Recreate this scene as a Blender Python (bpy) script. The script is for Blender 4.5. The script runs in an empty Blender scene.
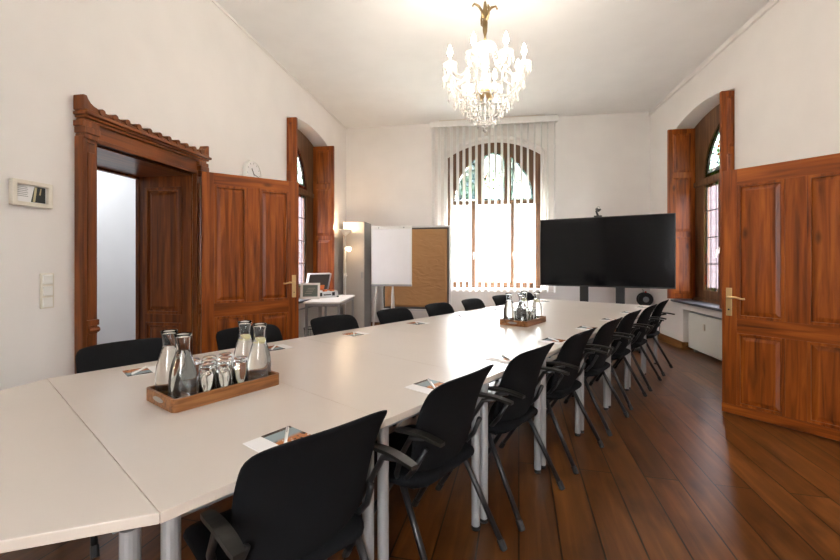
import bpy, bmesh, math, random
from mathutils import Vector, Matrix
from mathutils.geometry import tessellate_polygon
random.seed(7)
S = bpy.context.scene
COL = S.collection
PI = math.pi
R_ = math.radians

# ------------------------------------------------------------------ room
XL, XR, YF, YB, CH = -2.76, 2.92, 7.80, -2.6, 4.0
WT = 0.34                                   # wall thickness
TC = (0.064, 3.603); TA = R_(31.47)         # conference table: centre and heading

# ------------------------------------------------------------------ helpers
def link(o, parent=None):
    COL.objects.link(o)
    if parent is not None: o.parent = parent
    return o

def tag(o, label=None, cat=None, group=None, kind=None):
    if label: o['label'] = label
    if cat: o['category'] = cat
    if group: o['group'] = group
    if kind: o['kind'] = kind
    return o

def empty(name, loc=(0, 0, 0), rz=0.0, label=None, cat=None, group=None, kind=None, parent=None):
    o = bpy.data.objects.new(name, None)
    o.empty_display_size = 0.05
    o.location = loc; o.rotation_euler = (0, 0, rz)
    link(o, parent)
    return tag(o, label, cat, group, kind)

def ob(name, bm, mats, parent=None, smooth=False, bevel=0.0, loc=None, rot=None, subsurf=0):
    bmesh.ops.recalc_face_normals(bm, faces=bm.faces[:])
    me = bpy.data.meshes.new(name)
    bm.to_mesh(me); bm.free()
    for m in (mats if isinstance(mats, (list, tuple)) else [mats]): me.materials.append(m)
    o = bpy.data.objects.new(name, me)
    if smooth:
        for p in me.polygons: p.use_smooth = True
    if bevel:
        b = o.modifiers.new('bevel', 'BEVEL'); b.width = bevel; b.segments = 2
        b.limit_method = 'ANGLE'; b.angle_limit = R_(40)
    if subsurf:
        s = o.modifiers.new('sub', 'SUBSURF'); s.levels = subsurf; s.render_levels = subsurf
    if loc: o.location = loc
    if rot: o.rotation_euler = rot
    return link(o, parent)

def struct(name, bm, m, parent=None, label=None, **k):
    o = ob(name, bm, m, parent, **k)
    o['kind'] = 'structure'
    if label: o['label'] = label
    return o

def copy_tree(o, parent=None):
    c = o.copy(); COL.objects.link(c)
    if parent is not None: c.parent = parent
    for ch in list(o.children): copy_tree(ch, c)
    return c

def BM(): return bmesh.new()

def box(bm, x0, x1, y0, y1, z0, z1, mi=0):
    vs = [bm.verts.new((x, y, z)) for x in (x0, x1) for y in (y0, y1) for z in (z0, z1)]
    for f in ((0, 1, 3, 2), (4, 6, 7, 5), (0, 4, 5, 1), (2, 3, 7, 6), (0, 2, 6, 4), (1, 5, 7, 3)):
        fc = bm.faces.new([vs[i] for i in f]); fc.material_index = mi
    return bm

def frustum(bm, x0, x1, z0, z1, y0, y1, inset, mi=0):
    """raised field: rectangle in xz at depth y0, smaller one at y1"""
    a = [bm.verts.new(p) for p in ((x0, y0, z0), (x1, y0, z0), (x1, y0, z1), (x0, y0, z1))]
    i = inset
    b = [bm.verts.new(p) for p in ((x0+i, y1, z0+i), (x1-i, y1, z0+i), (x1-i, y1, z1-i), (x0+i, y1, z1-i))]
    bm.faces.new(a).material_index = mi; bm.faces.new(b).material_index = mi
    for k in range(4):
        bm.faces.new((a[k], a[(k+1) % 4], b[(k+1) % 4], b[k])).material_index = mi
    return bm

def slab(bm, outer, holes, t0, t1, axes='xz', mi=0):
    """flat plate with holes; loops are 2D, third axis runs t0..t1"""
    loops = [outer] + list(holes)
    def P(p, t):
        if axes == 'xz': return (p[0], t, p[1])
        if axes == 'yz': return (t, p[0], p[1])
        return (p[0], p[1], t)
    tris = tessellate_polygon([[Vector((p[0], p[1], 0)) for p in l] for l in loops])
    flat = [p for l in loops for p in l]
    A = [bm.verts.new(P(p, t0)) for p in flat]; B = [bm.verts.new(P(p, t1)) for p in flat]
    for t in tris:
        for V in (A, B):
            try: bm.faces.new([V[i] for i in t]).material_index = mi
            except ValueError: pass
    k = 0
    for l in loops:
        n = len(l)
        for i in range(n):
            a, b = k+i, k+(i+1) % n
            bm.faces.new((A[a], A[b], B[b], B[a])).material_index = mi
        k += n
    return bm

def tube(bm, pts, r, n=10, caps=True, mi=0):
    """round tube through points; r a number or a list"""
    pts = [Vector(p) for p in pts]
    rs = r if isinstance(r, (list, tuple)) else [r]*len(pts)
    rings = []
    up = None
    for i, p in enumerate(pts):
        d = (pts[min(i+1, len(pts)-1)] - pts[max(i-1, 0)]).normalized()
        if up is None:
            up = Vector((0, 0, 1)) if abs(d.z) < 0.9 else Vector((1, 0, 0))
        s = d.cross(up).normalized(); up = s.cross(d).normalized()
        rings.append([bm.verts.new(p + (s*math.cos(2*PI*k/n) + up*math.sin(2*PI*k/n))*rs[i]) for k in range(n)])
    for a, b in zip(rings, rings[1:]):
        for k in range(n):
            bm.faces.new((a[k], a[(k+1) % n], b[(k+1) % n], b[k])).material_index = mi
    if caps:
        bm.faces.new(rings[0]).material_index = mi; bm.faces.new(rings[-1]).material_index = mi
    return bm

def lathe(bm, prof, n=24, c=(0, 0, 0), mi=0):
    """prof: list of (r, z); r=0 closes to a point"""
    rings = []
    for r, z in prof:
        if r < 1e-6: rings.append([bm.verts.new((c[0], c[1], c[2]+z))])
        else: rings.append([bm.verts.new((c[0]+r*math.cos(2*PI*k/n), c[1]+r*math.sin(2*PI*k/n), c[2]+z)) for k in range(n)])
    for a, b in zip(rings, rings[1:]):
        for k in range(n):
            k2 = (k+1) % n
            if len(a) == 1 and len(b) == 1: continue
            if len(a) == 1: f = (a[0], b[k2], b[k])
            elif len(b) == 1: f = (a[k], a[k2], b[0])
            else: f = (a[k], a[k2], b[k2], b[k])
            bm.faces.new(f).material_index = mi
    return bm

def gem(bm, c, r, h, n=6):
    """cut-glass drop"""
    top = bm.verts.new((c[0], c[1], c[2])); bot = bm.verts.new((c[0], c[1], c[2]-h))
    ring = [bm.verts.new((c[0]+r*math.cos(2*PI*k/n), c[1]+r*math.sin(2*PI*k/n), c[2]-h*0.62)) for k in range(n)]
    for k in range(n):
        bm.faces.new((top, ring[k], ring[(k+1) % n])); bm.faces.new((bot, ring[(k+1) % n], ring[k]))
    return bm

def ball(bm, c, r, u=8, v=6):
    return bmesh.ops.create_uvsphere(bm, u_segments=u, v_segments=v, radius=r, matrix=Matrix.Translation(c)) and bm

# ------------------------------------------------------------------ materials
def mat(name):
    m = bpy.data.materials.new(name); m.use_nodes = True
    nt = m.node_tree
    return m, nt, nt.nodes, nt.links, nt.nodes['Principled BSDF']

def plain(name, col, rough=0.5, metal=0.0, spec=0.5, bump=0.0, bscale=200.0, emit=None, estr=0.0, coat=0.0):
    m, nt, N, L, b = mat(name)
    b.inputs['Base Color'].default_value = (*col, 1); b.inputs['Roughness'].default_value = rough
    b.inputs['Metallic'].default_value = metal; b.inputs['Specular IOR Level'].default_value = spec
    b.inputs['Coat Weight'].default_value = coat
    if emit:
        b.inputs['Emission Color'].default_value = (*emit, 1); b.inputs['Emission Strength'].default_value = estr
    tc = N.new('ShaderNodeTexCoord'); n = N.new('ShaderNodeTexNoise'); n.inputs['Scale'].default_value = bscale
    L.new(tc.outputs['Object'], n.inputs['Vector'])
    # slight tonal variation so that nothing is one flat value
    mx = N.new('ShaderNodeMix'); mx.data_type = 'RGBA'
    n2 = N.new('ShaderNodeTexNoise'); n2.inputs['Scale'].default_value = 3.0; L.new(tc.outputs['Object'], n2.inputs['Vector'])
    mx.inputs[6].default_value = (*[c*0.95 for c in col], 1); mx.inputs[7].default_value = (*[min(1, c*1.04) for c in col], 1)
    L.new(n2.outputs['Fac'], mx.inputs[0]); L.new(mx.outputs[2], b.inputs['Base Color'])
    if bump:
        bp = N.new('ShaderNodeBump'); bp.inputs['Strength'].default_value = bump; bp.inputs['Distance'].default_value = 0.002
        L.new(n.outputs['Fac'], bp.inputs['Height']); L.new(bp.outputs['Normal'], b.inputs['Normal'])
    return m

def wood(name, dark, mid, light, axis='Z', rough=0.32, scale=1.0, knots=True, coat=0.0):
    m, nt, N, L, b = mat(name)
    tc = N.new('ShaderNodeTexCoord'); mp = N.new('ShaderNodeMapping')
    st = {'X': (0.9, 14, 14), 'Y': (14, 0.9, 14), 'Z': (14, 14, 0.9)}[axis]
    mp.inputs['Scale'].default_value = [s*scale for s in st]
    oi = N.new('ShaderNodeObjectInfo'); ad = N.new('ShaderNodeVectorMath'); ad.operation = 'ADD'
    ml = N.new('ShaderNodeVectorMath'); ml.operation = 'SCALE'; ml.inputs['Scale'].default_value = 7.0
    cb = N.new('ShaderNodeCombineXYZ')
    for i in range(3): L.new(oi.outputs['Random'], cb.inputs[i])
    L.new(cb.outputs[0], ml.inputs[0]); L.new(tc.outputs['Object'], ad.inputs[0]); L.new(ml.outputs[0], ad.inputs[1])
    L.new(ad.outputs[0], mp.inputs['Vector'])
    n1 = N.new('ShaderNodeTexNoise'); n1.inputs['Scale'].default_value = 1.6; n1.inputs['Detail'].default_value = 5
    n1.inputs['Distortion'].default_value = 0.7
    L.new(mp.outputs[0], n1.inputs['Vector'])
    rp = N.new('ShaderNodeValToRGB'); e = rp.color_ramp.elements
    e[0].position = 0.28; e[0].color = (*dark, 1); e[1].position = 0.72; e[1].color = (*light, 1)
    k = e.new(0.5); k.color = (*mid, 1)
    L.new(n1.outputs['Fac'], rp.inputs[0])
    out = rp.outputs[0]
    if knots:
        v = N.new('ShaderNodeTexVoronoi'); v.inputs['Scale'].default_value = 2.6
        mp2 = N.new('ShaderNodeMapping')
        mp2.inputs['Scale'].default_value = {'X': (.6, 1.4, 1.4), 'Y': (1.4, .6, 1.4), 'Z': (1.4, 1.4, .6)}[axis]
        L.new(ad.outputs[0], mp2.inputs['Vector']); L.new(mp2.outputs[0], v.inputs['Vector'])
        r2 = N.new('ShaderNodeValToRGB'); r2.color_ramp.elements[0].position = 0.03; r2.color_ramp.elements[1].position = 0.10
        r2.color_ramp.elements[0].color = (0.25, 0.22, 0.2, 1); r2.color_ramp.elements[1].color = (1, 1, 1, 1)
        L.new(v.outputs['Distance'], r2.inputs[0])
        mx = N.new('ShaderNodeMix'); mx.data_type = 'RGBA'; mx.blend_type = 'MULTIPLY'; mx.inputs[0].default_value = 0.8
        L.new(out, mx.inputs[6]); L.new(r2.outputs[0], mx.inputs[7]); out = mx.outputs[2]
    L.new(out, b.inputs['Base Color'])
    b.inputs['Roughness'].default_value = rough; b.inputs['Coat Weight'].default_value = coat; b.inputs['Specular IOR Level'].default_value = .38
    b.inputs['Coat Roughness'].default_value = 0.15
    bp = N.new('ShaderNodeBump'); bp.inputs['Strength'].default_value = 0.12; bp.inputs['Distance'].default_value = 0.002
    L.new(n1.outputs['Fac'], bp.inputs['Height']); L.new(bp.outputs['Normal'], b.inputs['Normal'])
    return m

def floor_mat():
    m, nt, N, L, b = mat('oak_floorboards')
    tc = N.new('ShaderNodeTexCoord'); mp = N.new('ShaderNodeMapping')
    mp.inputs['Rotation'].default_value = (0, 0, R_(-90 + 4.6))      # boards run along the room, slightly askew
    L.new(tc.outputs['Object'], mp.inputs['Vector'])
    br = N.new('ShaderNodeTexBrick')
    br.inputs['Scale'].default_value = 1.0; br.inputs['Brick Width'].default_value = 2.7; br.inputs['Row Height'].default_value = 0.185
    br.inputs['Mortar Size'].default_value = 0.0042; br.inputs['Mortar Smooth'].default_value = 0.1; br.inputs['Bias'].default_value = 0.0
    br.offset = 0.37; br.offset_frequency = 2
    br.inputs['Color1'].default_value = (0.0, 0.0, 0.0, 1); br.inputs['Color2'].default_value = (1, 1, 1, 1); br.inputs['Mortar'].default_value = (.5, .5, .5, 1)
    L.new(mp.outputs[0], br.inputs['Vector'])
    # grain, offset board by board
    sp = N.new('ShaderNodeVectorMath'); sp.operation = 'MULTIPLY_ADD'
    sp.inputs[1].default_value = (1.0, 1.0, 1.0)
    cm = N.new('ShaderNodeVectorMath'); cm.operation = 'SCALE'; cm.inputs['Scale'].default_value = 9.0
    L.new(br.outputs['Color'], cm.inputs[0]); L.new(mp.outputs[0], sp.inputs[0]); L.new(cm.outputs[0], sp.inputs[2])
    m2 = N.new('ShaderNodeMapping'); m2.inputs['Scale'].default_value = (1.1, 13, 1); L.new(sp.outputs[0], m2.inputs['Vector'])
    n1 = N.new('ShaderNodeTexNoise'); n1.inputs['Scale'].default_value = 1.3; n1.inputs['Detail'].default_value = 4; n1.inputs['Distortion'].default_value = 1.0
    L.new(m2.outputs[0], n1.inputs['Vector'])
    rp = N.new('ShaderNodeValToRGB'); e = rp.color_ramp.elements
    e[0].position = 0.25; e[0].color = (0.080, 0.027, 0.006, 1); e[1].position = 0.78; e[1].color = (0.215, 0.082, 0.020, 1)
    k = e.new(0.5); k.color = (0.132, 0.045, 0.010, 1)
    L.new(n1.outputs['Fac'], rp.inputs[0])
    # big dark figure
    m3 = N.new('ShaderNodeMapping'); m3.inputs['Scale'].default_value = (1.2, 3.2, 1); L.new(sp.outputs[0], m3.inputs['Vector'])
    n3 = N.new('ShaderNodeTexNoise'); n3.inputs['Scale'].default_value = 2.6; n3.inputs['Detail'].default_value = 3
    L.new(m3.outputs[0], n3.inputs['Vector'])
    r3 = N.new('ShaderNodeValToRGB'); r3.color_ramp.elements[0].position = 0.27; r3.color_ramp.elements[1].position = 0.50
    r3.color_ramp.elements[0].color = (0.36, 0.31, 0.28, 1); r3.color_ramp.elements[1].color = (1, 1, 1, 1)
    L.new(n3.outputs['Fac'], r3.inputs[0])
    mx = N.new('ShaderNodeMix'); mx.data_type = 'RGBA'; mx.blend_type = 'MULTIPLY'; mx.inputs[0].default_value = 0.8
    L.new(rp.outputs[0], mx.inputs[6]); L.new(r3.outputs[0], mx.inputs[7])
    # each board its own tone
    r4 = N.new('ShaderNodeValToRGB'); r4.color_ramp.elements[0].color = (0.72, 0.68, 0.66, 1); r4.color_ramp.elements[1].color = (1.12, 1.1, 1.05, 1)
    L.new(br.outputs['Color'], r4.inputs[0])
    mx2 = N.new('ShaderNodeMix'); mx2.data_type = 'RGBA'; mx2.blend_type = 'MULTIPLY'; mx2.inputs[0].default_value = 1
    L.new(mx.outputs[2], mx2.inputs[6]); L.new(r4.outputs[0], mx2.inputs[7])
    # joints
    mx3 = N.new('ShaderNodeMix'); mx3.data_type = 'RGBA'; L.new(br.outputs['Fac'], mx3.inputs[0])
    L.new(mx2.outputs[2], mx3.inputs[6]); mx3.inputs[7].default_value = (0.005, 0.003, 0.002, 1)
    L.new(mx3.outputs[2], b.inputs['Base Color'])
    b.inputs['Roughness'].default_value = 0.30; b.inputs['Specular IOR Level'].default_value = 0.5
    bp = N.new('ShaderNodeBump'); bp.inputs['Strength'].default_value = 0.3; bp.inputs['Distance'].default_value = 0.002; bp.invert = True
    L.new(br.outputs['Fac'], bp.inputs['Height'])
    L.new(bp.outputs['Normal'], b.inputs['Normal'])
    return m

def thin_glass(name, tint=(1, 1, 1), rough=0.02, lead=None, colours=None):
    """window glass: clear with a Fresnel sheen; lead = cell scale of a leaded pattern"""
    m = bpy.data.materials.new(name); m.use_nodes = True
    nt = m.node_tree; N, L = nt.nodes, nt.links
    N.remove(N['Principled BSDF']); out = N['Material Output']
    tr = N.new('ShaderNodeBsdfTransparent'); gl = N.new('ShaderNodeBsdfGlossy'); gl.inputs['Roughness'].default_value = rough
    tr.inputs['Color'].default_value = (*tint, 1)
    fr = N.new('ShaderNodeFresnel')
    ge = N.new('ShaderNodeNewGeometry'); io = N.new('ShaderNodeMapRange')
    io.inputs['To Min'].default_value = 1.3; io.inputs['To Max'].default_value = 1/1.3
    L.new(ge.outputs['Backfacing'], io.inputs[0]); L.new(io.outputs[0], fr.inputs['IOR'])
    mx = N.new('ShaderNodeMixShader'); L.new(fr.outputs[0], mx.inputs[0]); L.new(tr.outputs[0], mx.inputs[1]); L.new(gl.outputs[0], mx.inputs[2])
    res = mx.outputs[0]
    if lead:
        tc = N.new('ShaderNodeTexCoord'); v = N.new('ShaderNodeTexVoronoi'); v.feature = 'DISTANCE_TO_EDGE'; v.inputs['Scale'].default_value = lead
        mp = N.new('ShaderNodeMapping'); mp.inputs['Scale'].default_value = (1, 0.0, 1)
        L.new(tc.outputs['Object'], mp.inputs[0]); L.new(mp.outputs[0], v.inputs['Vector'])
        lt = N.new('ShaderNodeMath'); lt.operation = 'LESS_THAN'; lt.inputs[1].default_value = 0.032
        L.new(v.outputs['Distance'], lt.inputs[0])
        db = N.new('ShaderNodeBsdfDiffuse'); db.inputs['Color'].default_value = (0.05, 0.05, 0.045, 1)
        m2 = N.new('ShaderNodeMixShader'); L.new(lt.outputs[0], m2.inputs[0]); L.new(res, m2.inputs[1]); L.new(db.outputs[0], m2.inputs[2])
        res = m2.outputs[0]
        if colours:
            v2 = N.new('ShaderNodeTexVoronoi'); v2.inputs['Scale'].default_value = lead; L.new(mp.outputs[0], v2.inputs['Vector'])
            sx = N.new('ShaderNodeSeparateColor'); L.new(v2.outputs['Color'], sx.inputs[0])
            rp = N.new('ShaderNodeValToRGB'); rp.color_ramp.interpolation = 'CONSTANT'
            e = rp.color_ramp.elements
            e[0].position = 0; e[0].color = (*colours[0], 1); e[1].position = 1/len(colours); e[1].color = (*colours[1], 1)
            for i, c in enumerate(colours[2:]):
                k = e.new((i+2)/len(colours)); k.color = (*c, 1)
            L.new(sx.outputs[0], rp.inputs[0]); L.new(rp.outputs[0], tr.inputs['Color'])
    L.new(res, out.inputs['Surface'])
    return m

def crystal_mat():
    m = bpy.data.materials.new('cut_crystal'); m.use_nodes = True
    N, L = m.node_tree.nodes, m.node_tree.links
    N.remove(N['Principled BSDF']); out = N['Material Output']
    tr = N.new('ShaderNodeBsdfTransparent'); gl = N.new('ShaderNodeBsdfGlossy'); gl.inputs['Roughness'].default_value = 0.05
    tl = N.new('ShaderNodeBsdfTranslucent'); tl.inputs['Color'].default_value = (1, .97, .92, 1)
    df = N.new('ShaderNodeBsdfDiffuse'); df.inputs['Color'].default_value = (.95, .93, .9, 1)
    a = N.new('ShaderNodeMixShader'); a.inputs[0].default_value = .5; L.new(tl.outputs[0], a.inputs[1]); L.new(df.outputs[0], a.inputs[2])
    b = N.new('ShaderNodeMixShader'); b.inputs[0].default_value = .4; L.new(a.outputs[0], b.inputs[1]); L.new(gl.outputs[0], b.inputs[2])
    c = N.new('ShaderNodeMixShader'); c.inputs[0].default_value = .62; L.new(tr.outputs[0], c.inputs[1]); L.new(b.outputs[0], c.inputs[2])
    L.new(c.outputs[0], out.inputs['Surface'])
    return m

def glass_mat(name, col=(1, 1, 1), ior=1.45, rough=0.0):
    m, nt, N, L, b = mat(name)
    b.inputs['Base Color'].default_value = (*col, 1); b.inputs['Transmission Weight'].default_value = 1
    b.inputs['IOR'].default_value = ior; b.inputs['Roughness'].default_value = rough
    return m

def photo_print(name, sky, spots):
    """printed card: dark header band, sky, sprinkled warm shapes at the foot (own local y 0..1 from Generated)"""
    m, nt, N, L, b = mat(name)
    tc = N.new('ShaderNodeTexCoord'); sx = N.new('ShaderNodeSeparateXYZ'); L.new(tc.outputs['Generated'], sx.inputs[0])
    rp = N.new('ShaderNodeValToRGB'); rp.color_ramp.interpolation = 'CONSTANT'
    e = rp.color_ramp.elements
    e[0].position = 0; e[0].color = (*spots, 1); e[1].position = 0.88; e[1].color = (0.05, 0.035, 0.025, 1)
    k = e.new(0.45); k.color = (*sky, 1)
    L.new(sx.outputs['Y'], rp.inputs[0])
    n = N.new('ShaderNodeTexNoise'); n.inputs['Scale'].default_value = 6; n.inputs['Detail'].default_value = 2; L.new(tc.outputs['Generated'], n.inputs['Vector'])
    r2 = N.new('ShaderNodeValToRGB'); r2.color_ramp.interpolation = 'CONSTANT'
    q = r2.color_ramp.elements; q[0].color = (0.06, 0.03, 0.015, 1); q[1].position = 0.62; q[1].color = (0.75, 0.62, 0.5, 1)
    k = q.new(0.42); k.color = (0.55, 0.2, 0.07, 1)
    L.new(n.outputs['Fac'], r2.inputs[0])
    mr = N.new('ShaderNodeMapRange'); mr.inputs['From Min'].default_value = 0.40; mr.inputs['From Max'].default_value = 0.56; mr.inputs['To Min'].default_value = 1; mr.inputs['To Max'].default_value = 0
    L.new(sx.outputs['Y'], mr.inputs[0])
    mx = N.new('ShaderNodeMix'); mx.data_type = 'RGBA'; L.new(mr.outputs[0], mx.inputs[0]); L.new(rp.outputs[0], mx.inputs[6]); L.new(r2.outputs[0], mx.inputs[7])
    L.new(mx.outputs[2], b.inputs['Base Color']); b.inputs['Roughness'].default_value = 0.25
    return m

def brick_mat():
    m, nt, N, L, b = mat('outside_brickwork')
    tc = N.new('ShaderNodeTexCoord'); mp = N.new('ShaderNodeMapping'); mp.inputs['Rotation'].default_value = (R_(90), 0, R_(90))
    sx = N.new('ShaderNodeSeparateXYZ'); cb = N.new('ShaderNodeCombineXYZ')
    L.new(tc.outputs['Object'], sx.inputs[0]); L.new(sx.outputs['Y'], cb.inputs[0]); L.new(sx.outputs['Z'], cb.inputs[1])
    br = N.new('ShaderNodeTexBrick'); br.inputs['Scale'].default_value = 1; br.inputs['Brick Width'].default_value = .25; br.inputs['Row Height'].default_value = .083
    br.inputs['Mortar Size'].default_value = .008
    br.inputs['Color1'].default_value = (.060, .042, .046, 1); br.inputs['Color2'].default_value = (.10, .072, .076, 1); br.inputs['Mortar'].default_value = (.12, .115, .12, 1)
    L.new(cb.outputs[0], br.inputs['Vector']); L.new(br.outputs['Color'], b.inputs['Base Color']); b.inputs['Roughness'].default_value = .9
    return m

def kraft_mat():
    m, nt, N, L, b = mat('brown_kraft_paper')
    b.inputs['Base Color'].default_value = (0.42, 0.22, 0.085, 1); b.inputs['Roughness'].default_value = .55
    tc = N.new('ShaderNodeTexCoord'); n = N.new('ShaderNodeTexNoise'); n.inputs['Scale'].default_value = 3.2; n.inputs['Detail'].default_value = 2; n.inputs['Distortion'].default_value = 1.5
    mp = N.new('ShaderNodeMapping'); mp.inputs['Rotation'].default_value = (0, R_(35), 0); mp.inputs['Scale'].default_value = (1, 1, 2.4)
    L.new(tc.outputs['Object'], mp.inputs[0]); L.new(mp.outputs[0], n.inputs['Vector'])
    bp = N.new('ShaderNodeBump'); bp.inputs['Strength'].default_value = .55; bp.inputs['Distance'].default_value = .03
    L.new(n.outputs['Fac'], bp.inputs['Height']); L.new(bp.outputs[0], b.inputs['Normal'])
    return m

M = {}
M['wall'] = plain('white_wall_paint', (0.85, 0.81, 0.78), .85, bump=.15, bscale=60)
M['ceil'] = plain('ceiling_paint', (0.88, 0.865, 0.85), .9)
M['reveal'] = plain('hall_white', (0.84, 0.85, 0.86), .8)
M['floor'] = floor_mat()
D, Mi, Li = (0.10, 0.019, 0.003), (0.275, 0.062, 0.007), (0.44, 0.122, 0.016)
M['woodv'] = wood('varnished_pine_upright', D, Mi, Li, 'Z', .36)
M['woodh'] = wood('varnished_pine_level', D, Mi, Li, 'X', .36)
M['woody'] = wood('varnished_pine_along_wall', D, Mi, Li, 'Y', .28)
D2, M2, L2 = (0.07, 0.017, 0.004), (0.18, 0.047, 0.008), (0.31, 0.092, 0.018)
M['casev'] = wood('dark_casing_upright', D2, M2, L2, 'Z', .3)
M['casey'] = wood('dark_casing_along_wall', D2, M2, L2, 'Y', .3)
M['frame'] = wood('brown_window_frame', (.07, .033, .015), (.15, .072, .033), (.22, .115, .055), 'Z', .4, knots=False)
M['base'] = wood('oak_baseboard', (.10, .04, .012), (.24, .10, .03), (.36, .17, .055), 'Y', .35)
M['traywood'] = wood('walnut_tray', (.10, .034, .010), (.25, .095, .028), (.38, .17, .06), 'X', .4, scale=2.2, knots=False)
M['table'] = plain('cream_laminate', (0.64, 0.57, 0.515), .32, spec=.65)
M['edge'] = plain('beige_edge_band', (0.62, 0.53, 0.45), .4)
M['steel'] = plain('brushed_aluminium', (0.36, 0.36, 0.36), .38, metal=.35)
M['lightsteel'] = plain('satin_aluminium', (.70, .70, .69), .4, metal=.3)
M['greysteel'] = plain('grey_steel', (0.35, .36, .37), .4, metal=.6)
M['fabric'] = plain('black_chair_fabric', (0.0055, 0.0058, 0.007), .85, spec=.18, bump=.5, bscale=420)
M['blackmetal'] = plain('black_steel_tube', (0.012, 0.012, 0.013), .38)
M['blackplastic'] = plain('black_plastic', (0.02, 0.02, 0.02), .45)
M['armpad'] = plain('armrest_plastic', (0.014, 0.013, 0.011), .35)
M['brass'] = plain('brass', (0.75, 0.55, 0.28), .28, metal=1)
M['oldbrass'] = plain('dark_antique_brass', (0.24, 0.17, 0.085), .4, metal=1)
M['whitepl'] = plain('white_plastic', (0.85, 0.83, 0.79), .4)
M['creampl'] = plain('cream_plastic', (0.74, 0.68, 0.58), .4)
M['slat'] = plain('white_blind_fabric', (0.86, 0.85, 0.82), .8)
M['paper'] = plain('white_paper', (0.86, 0.84, 0.84), .7)
M['radiator'] = plain('white_radiator_enamel', (0.76, 0.75, 0.70), .4)
M['stone'] = plain('dark_slate_sill', (0.06, 0.065, 0.075), .35)
M['cabinet'] = plain('cabinet_lamplit_tan', (0.46, 0.42, 0.37), .5)  # warm lamplight on the cabinet front put into its colour
M['cabshade'] = plain('cabinet_shaded_grey', (0.26, .26, .25), .5)  # same cabinet metal, coloured darker for its shaded side
M['screen'] = plain('black_screen', (0.004, 0.0045, 0.006), .09, spec=.25)
M['kraft'] = kraft_mat()
M['clear'] = thin_glass('clear_window_glass')
M['leadclear'] = thin_glass('leaded_clear_glass', lead=9, colours=[(.50, .53, .52), (.40, .46, .42), (.54, .55, .52), (.46, .50, .50)])
M['leadgreen'] = thin_glass('leaded_glass_green_tint', lead=13, colours=[(.40, .44, .42), (.28, .36, .31), (.44, .46, .43), (.36, .40, .42)])
M['sideclear'] = thin_glass('rolled_leaded_glass', tint=(.62, .60, .62))
M['stain_green'] = thin_glass('green_stained_glass', lead=20, colours=[(.14, .36, .05), (.36, .44, .08), (.10, .27, .06)])
M['stain_red'] = thin_glass('red_stained_glass', lead=14, colours=[(.52, .06, .03), (.56, .14, .06), (.42, .04, .025)])
M['stain_mix'] = thin_glass('mixed_border_glass', lead=16, colours=[(.50, .52, .35), (.54, .50, .38), (.26, .36, .16), (.48, .20, .12)])
M['stain_orange'] = thin_glass('orange_stained_glass', tint=(.44, .20, .05))
M['stain_lgreen'] = thin_glass('pale_green_stained_glass', tint=(.24, .34, .14))
M['lead'] = plain('lead_came', (.05, .05, .05), .5)
M['glass'] = glass_mat('carafe_glass', (.985, 1, .995), 1.36)
M['water'] = glass_mat('water', (.99, 1, .99), 1.33)
M['lemon'] = plain('lemon_slice', (.82, .72, .36), .4)
M['crystal'] = crystal_mat()
M['bulb'] = plain('lit_bulb', (1, .95, .85), .3, emit=(1, .86, .66), estr=38)
M['lampglow'] = plain('lit_lamp_shade', (1, .95, .85), .3, emit=(1, .74, .45), estr=4)
M['brick'] = brick_mat()
M['ground'] = plain('outside_gravel', (.35, .36, .32), .9)
M['leaf'] = plain('garden_foliage', (.20, .27, .12), .8)
M['bark'] = plain('garden_bark', (.12, .09, .06), .9)
M['cardprint'] = photo_print('brochure_print', (.30, .38, .40), (.5, .3, .2))
M['penw'] = plain('white_pen_barrel', (.86, .85, .83), .3)
M['silver'] = plain('silver_case_shell', (.72, .72, .72), .3, metal=.5)
M['caseinner'] = plain('dark_case_foam', (.08, .075, .07), .8)
M['orange'] = plain('orange_card', (.8, .22, .07), .6)
M['redpl'] = plain('red_plastic', (.6, .03, .02), .4)
M['greenpic'] = plain('grey_green_picture', (.16, .20, .17), .3)
M['ink'] = plain('grey_print', (.35, .34, .33), .8)
M['darkpic'] = plain('dark_photo', (.03, .035, .035), .3)
M['gold'] = plain('pale_gold_photo', (.6, .5, .3), .4)

def translucent(name, col, f):
    m = bpy.data.materials.new(name); m.use_nodes = True
    N, L = m.node_tree.nodes, m.node_tree.links
    b = N['Principled BSDF']; b.inputs['Base Color'].default_value = (*col, 1); b.inputs['Roughness'].default_value = .8
    t = N.new('ShaderNodeBsdfTranslucent'); t.inputs['Color'].default_value = (*col, 1)
    x = N.new('ShaderNodeMixShader'); x.inputs[0].default_value = f
    L.new(b.outputs[0], x.inputs[1]); L.new(t.outputs[0], x.inputs[2]); L.new(x.outputs[0], N['Material Output'].inputs['Surface'])
    return m
M['slat'] = translucent('white_blind_fabric', (.95, .94, .92), .5)
# ------------------------------------------------------------------ shapes for arches
def seg_arch(x0, x1, z0, zs, zc, n=20):
    """opening: sill z0, springing zs, crown zc"""
    c = (x0+x1)/2; h = (x1-x0)/2; s = zc-zs
    r = (h*h+s*s)/(2*s); zc0 = zc-r
    a = math.asin(h/r)
    pts = [(x0, z0), (x1, z0)]
    for i in range(n+1):
        t = a - 2*a*i/n
        pts.append((c+r*math.sin(t), zc0+r*math.cos(t)))
    return pts

# ------------------------------------------------------------------ setting
bm = BM(); box(bm, XL-.9, XR+.9, YB-.4, YF+WT, -.08, 0.0)
struct('floor', bm, M['floor'], label='dark polished oak floorboards')
bm = BM(); box(bm, XL-WT, XR+WT, YB-.3, YF+WT, CH, CH+.1)
struct('ceiling', bm, M['ceil'], label='white ceiling')

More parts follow.
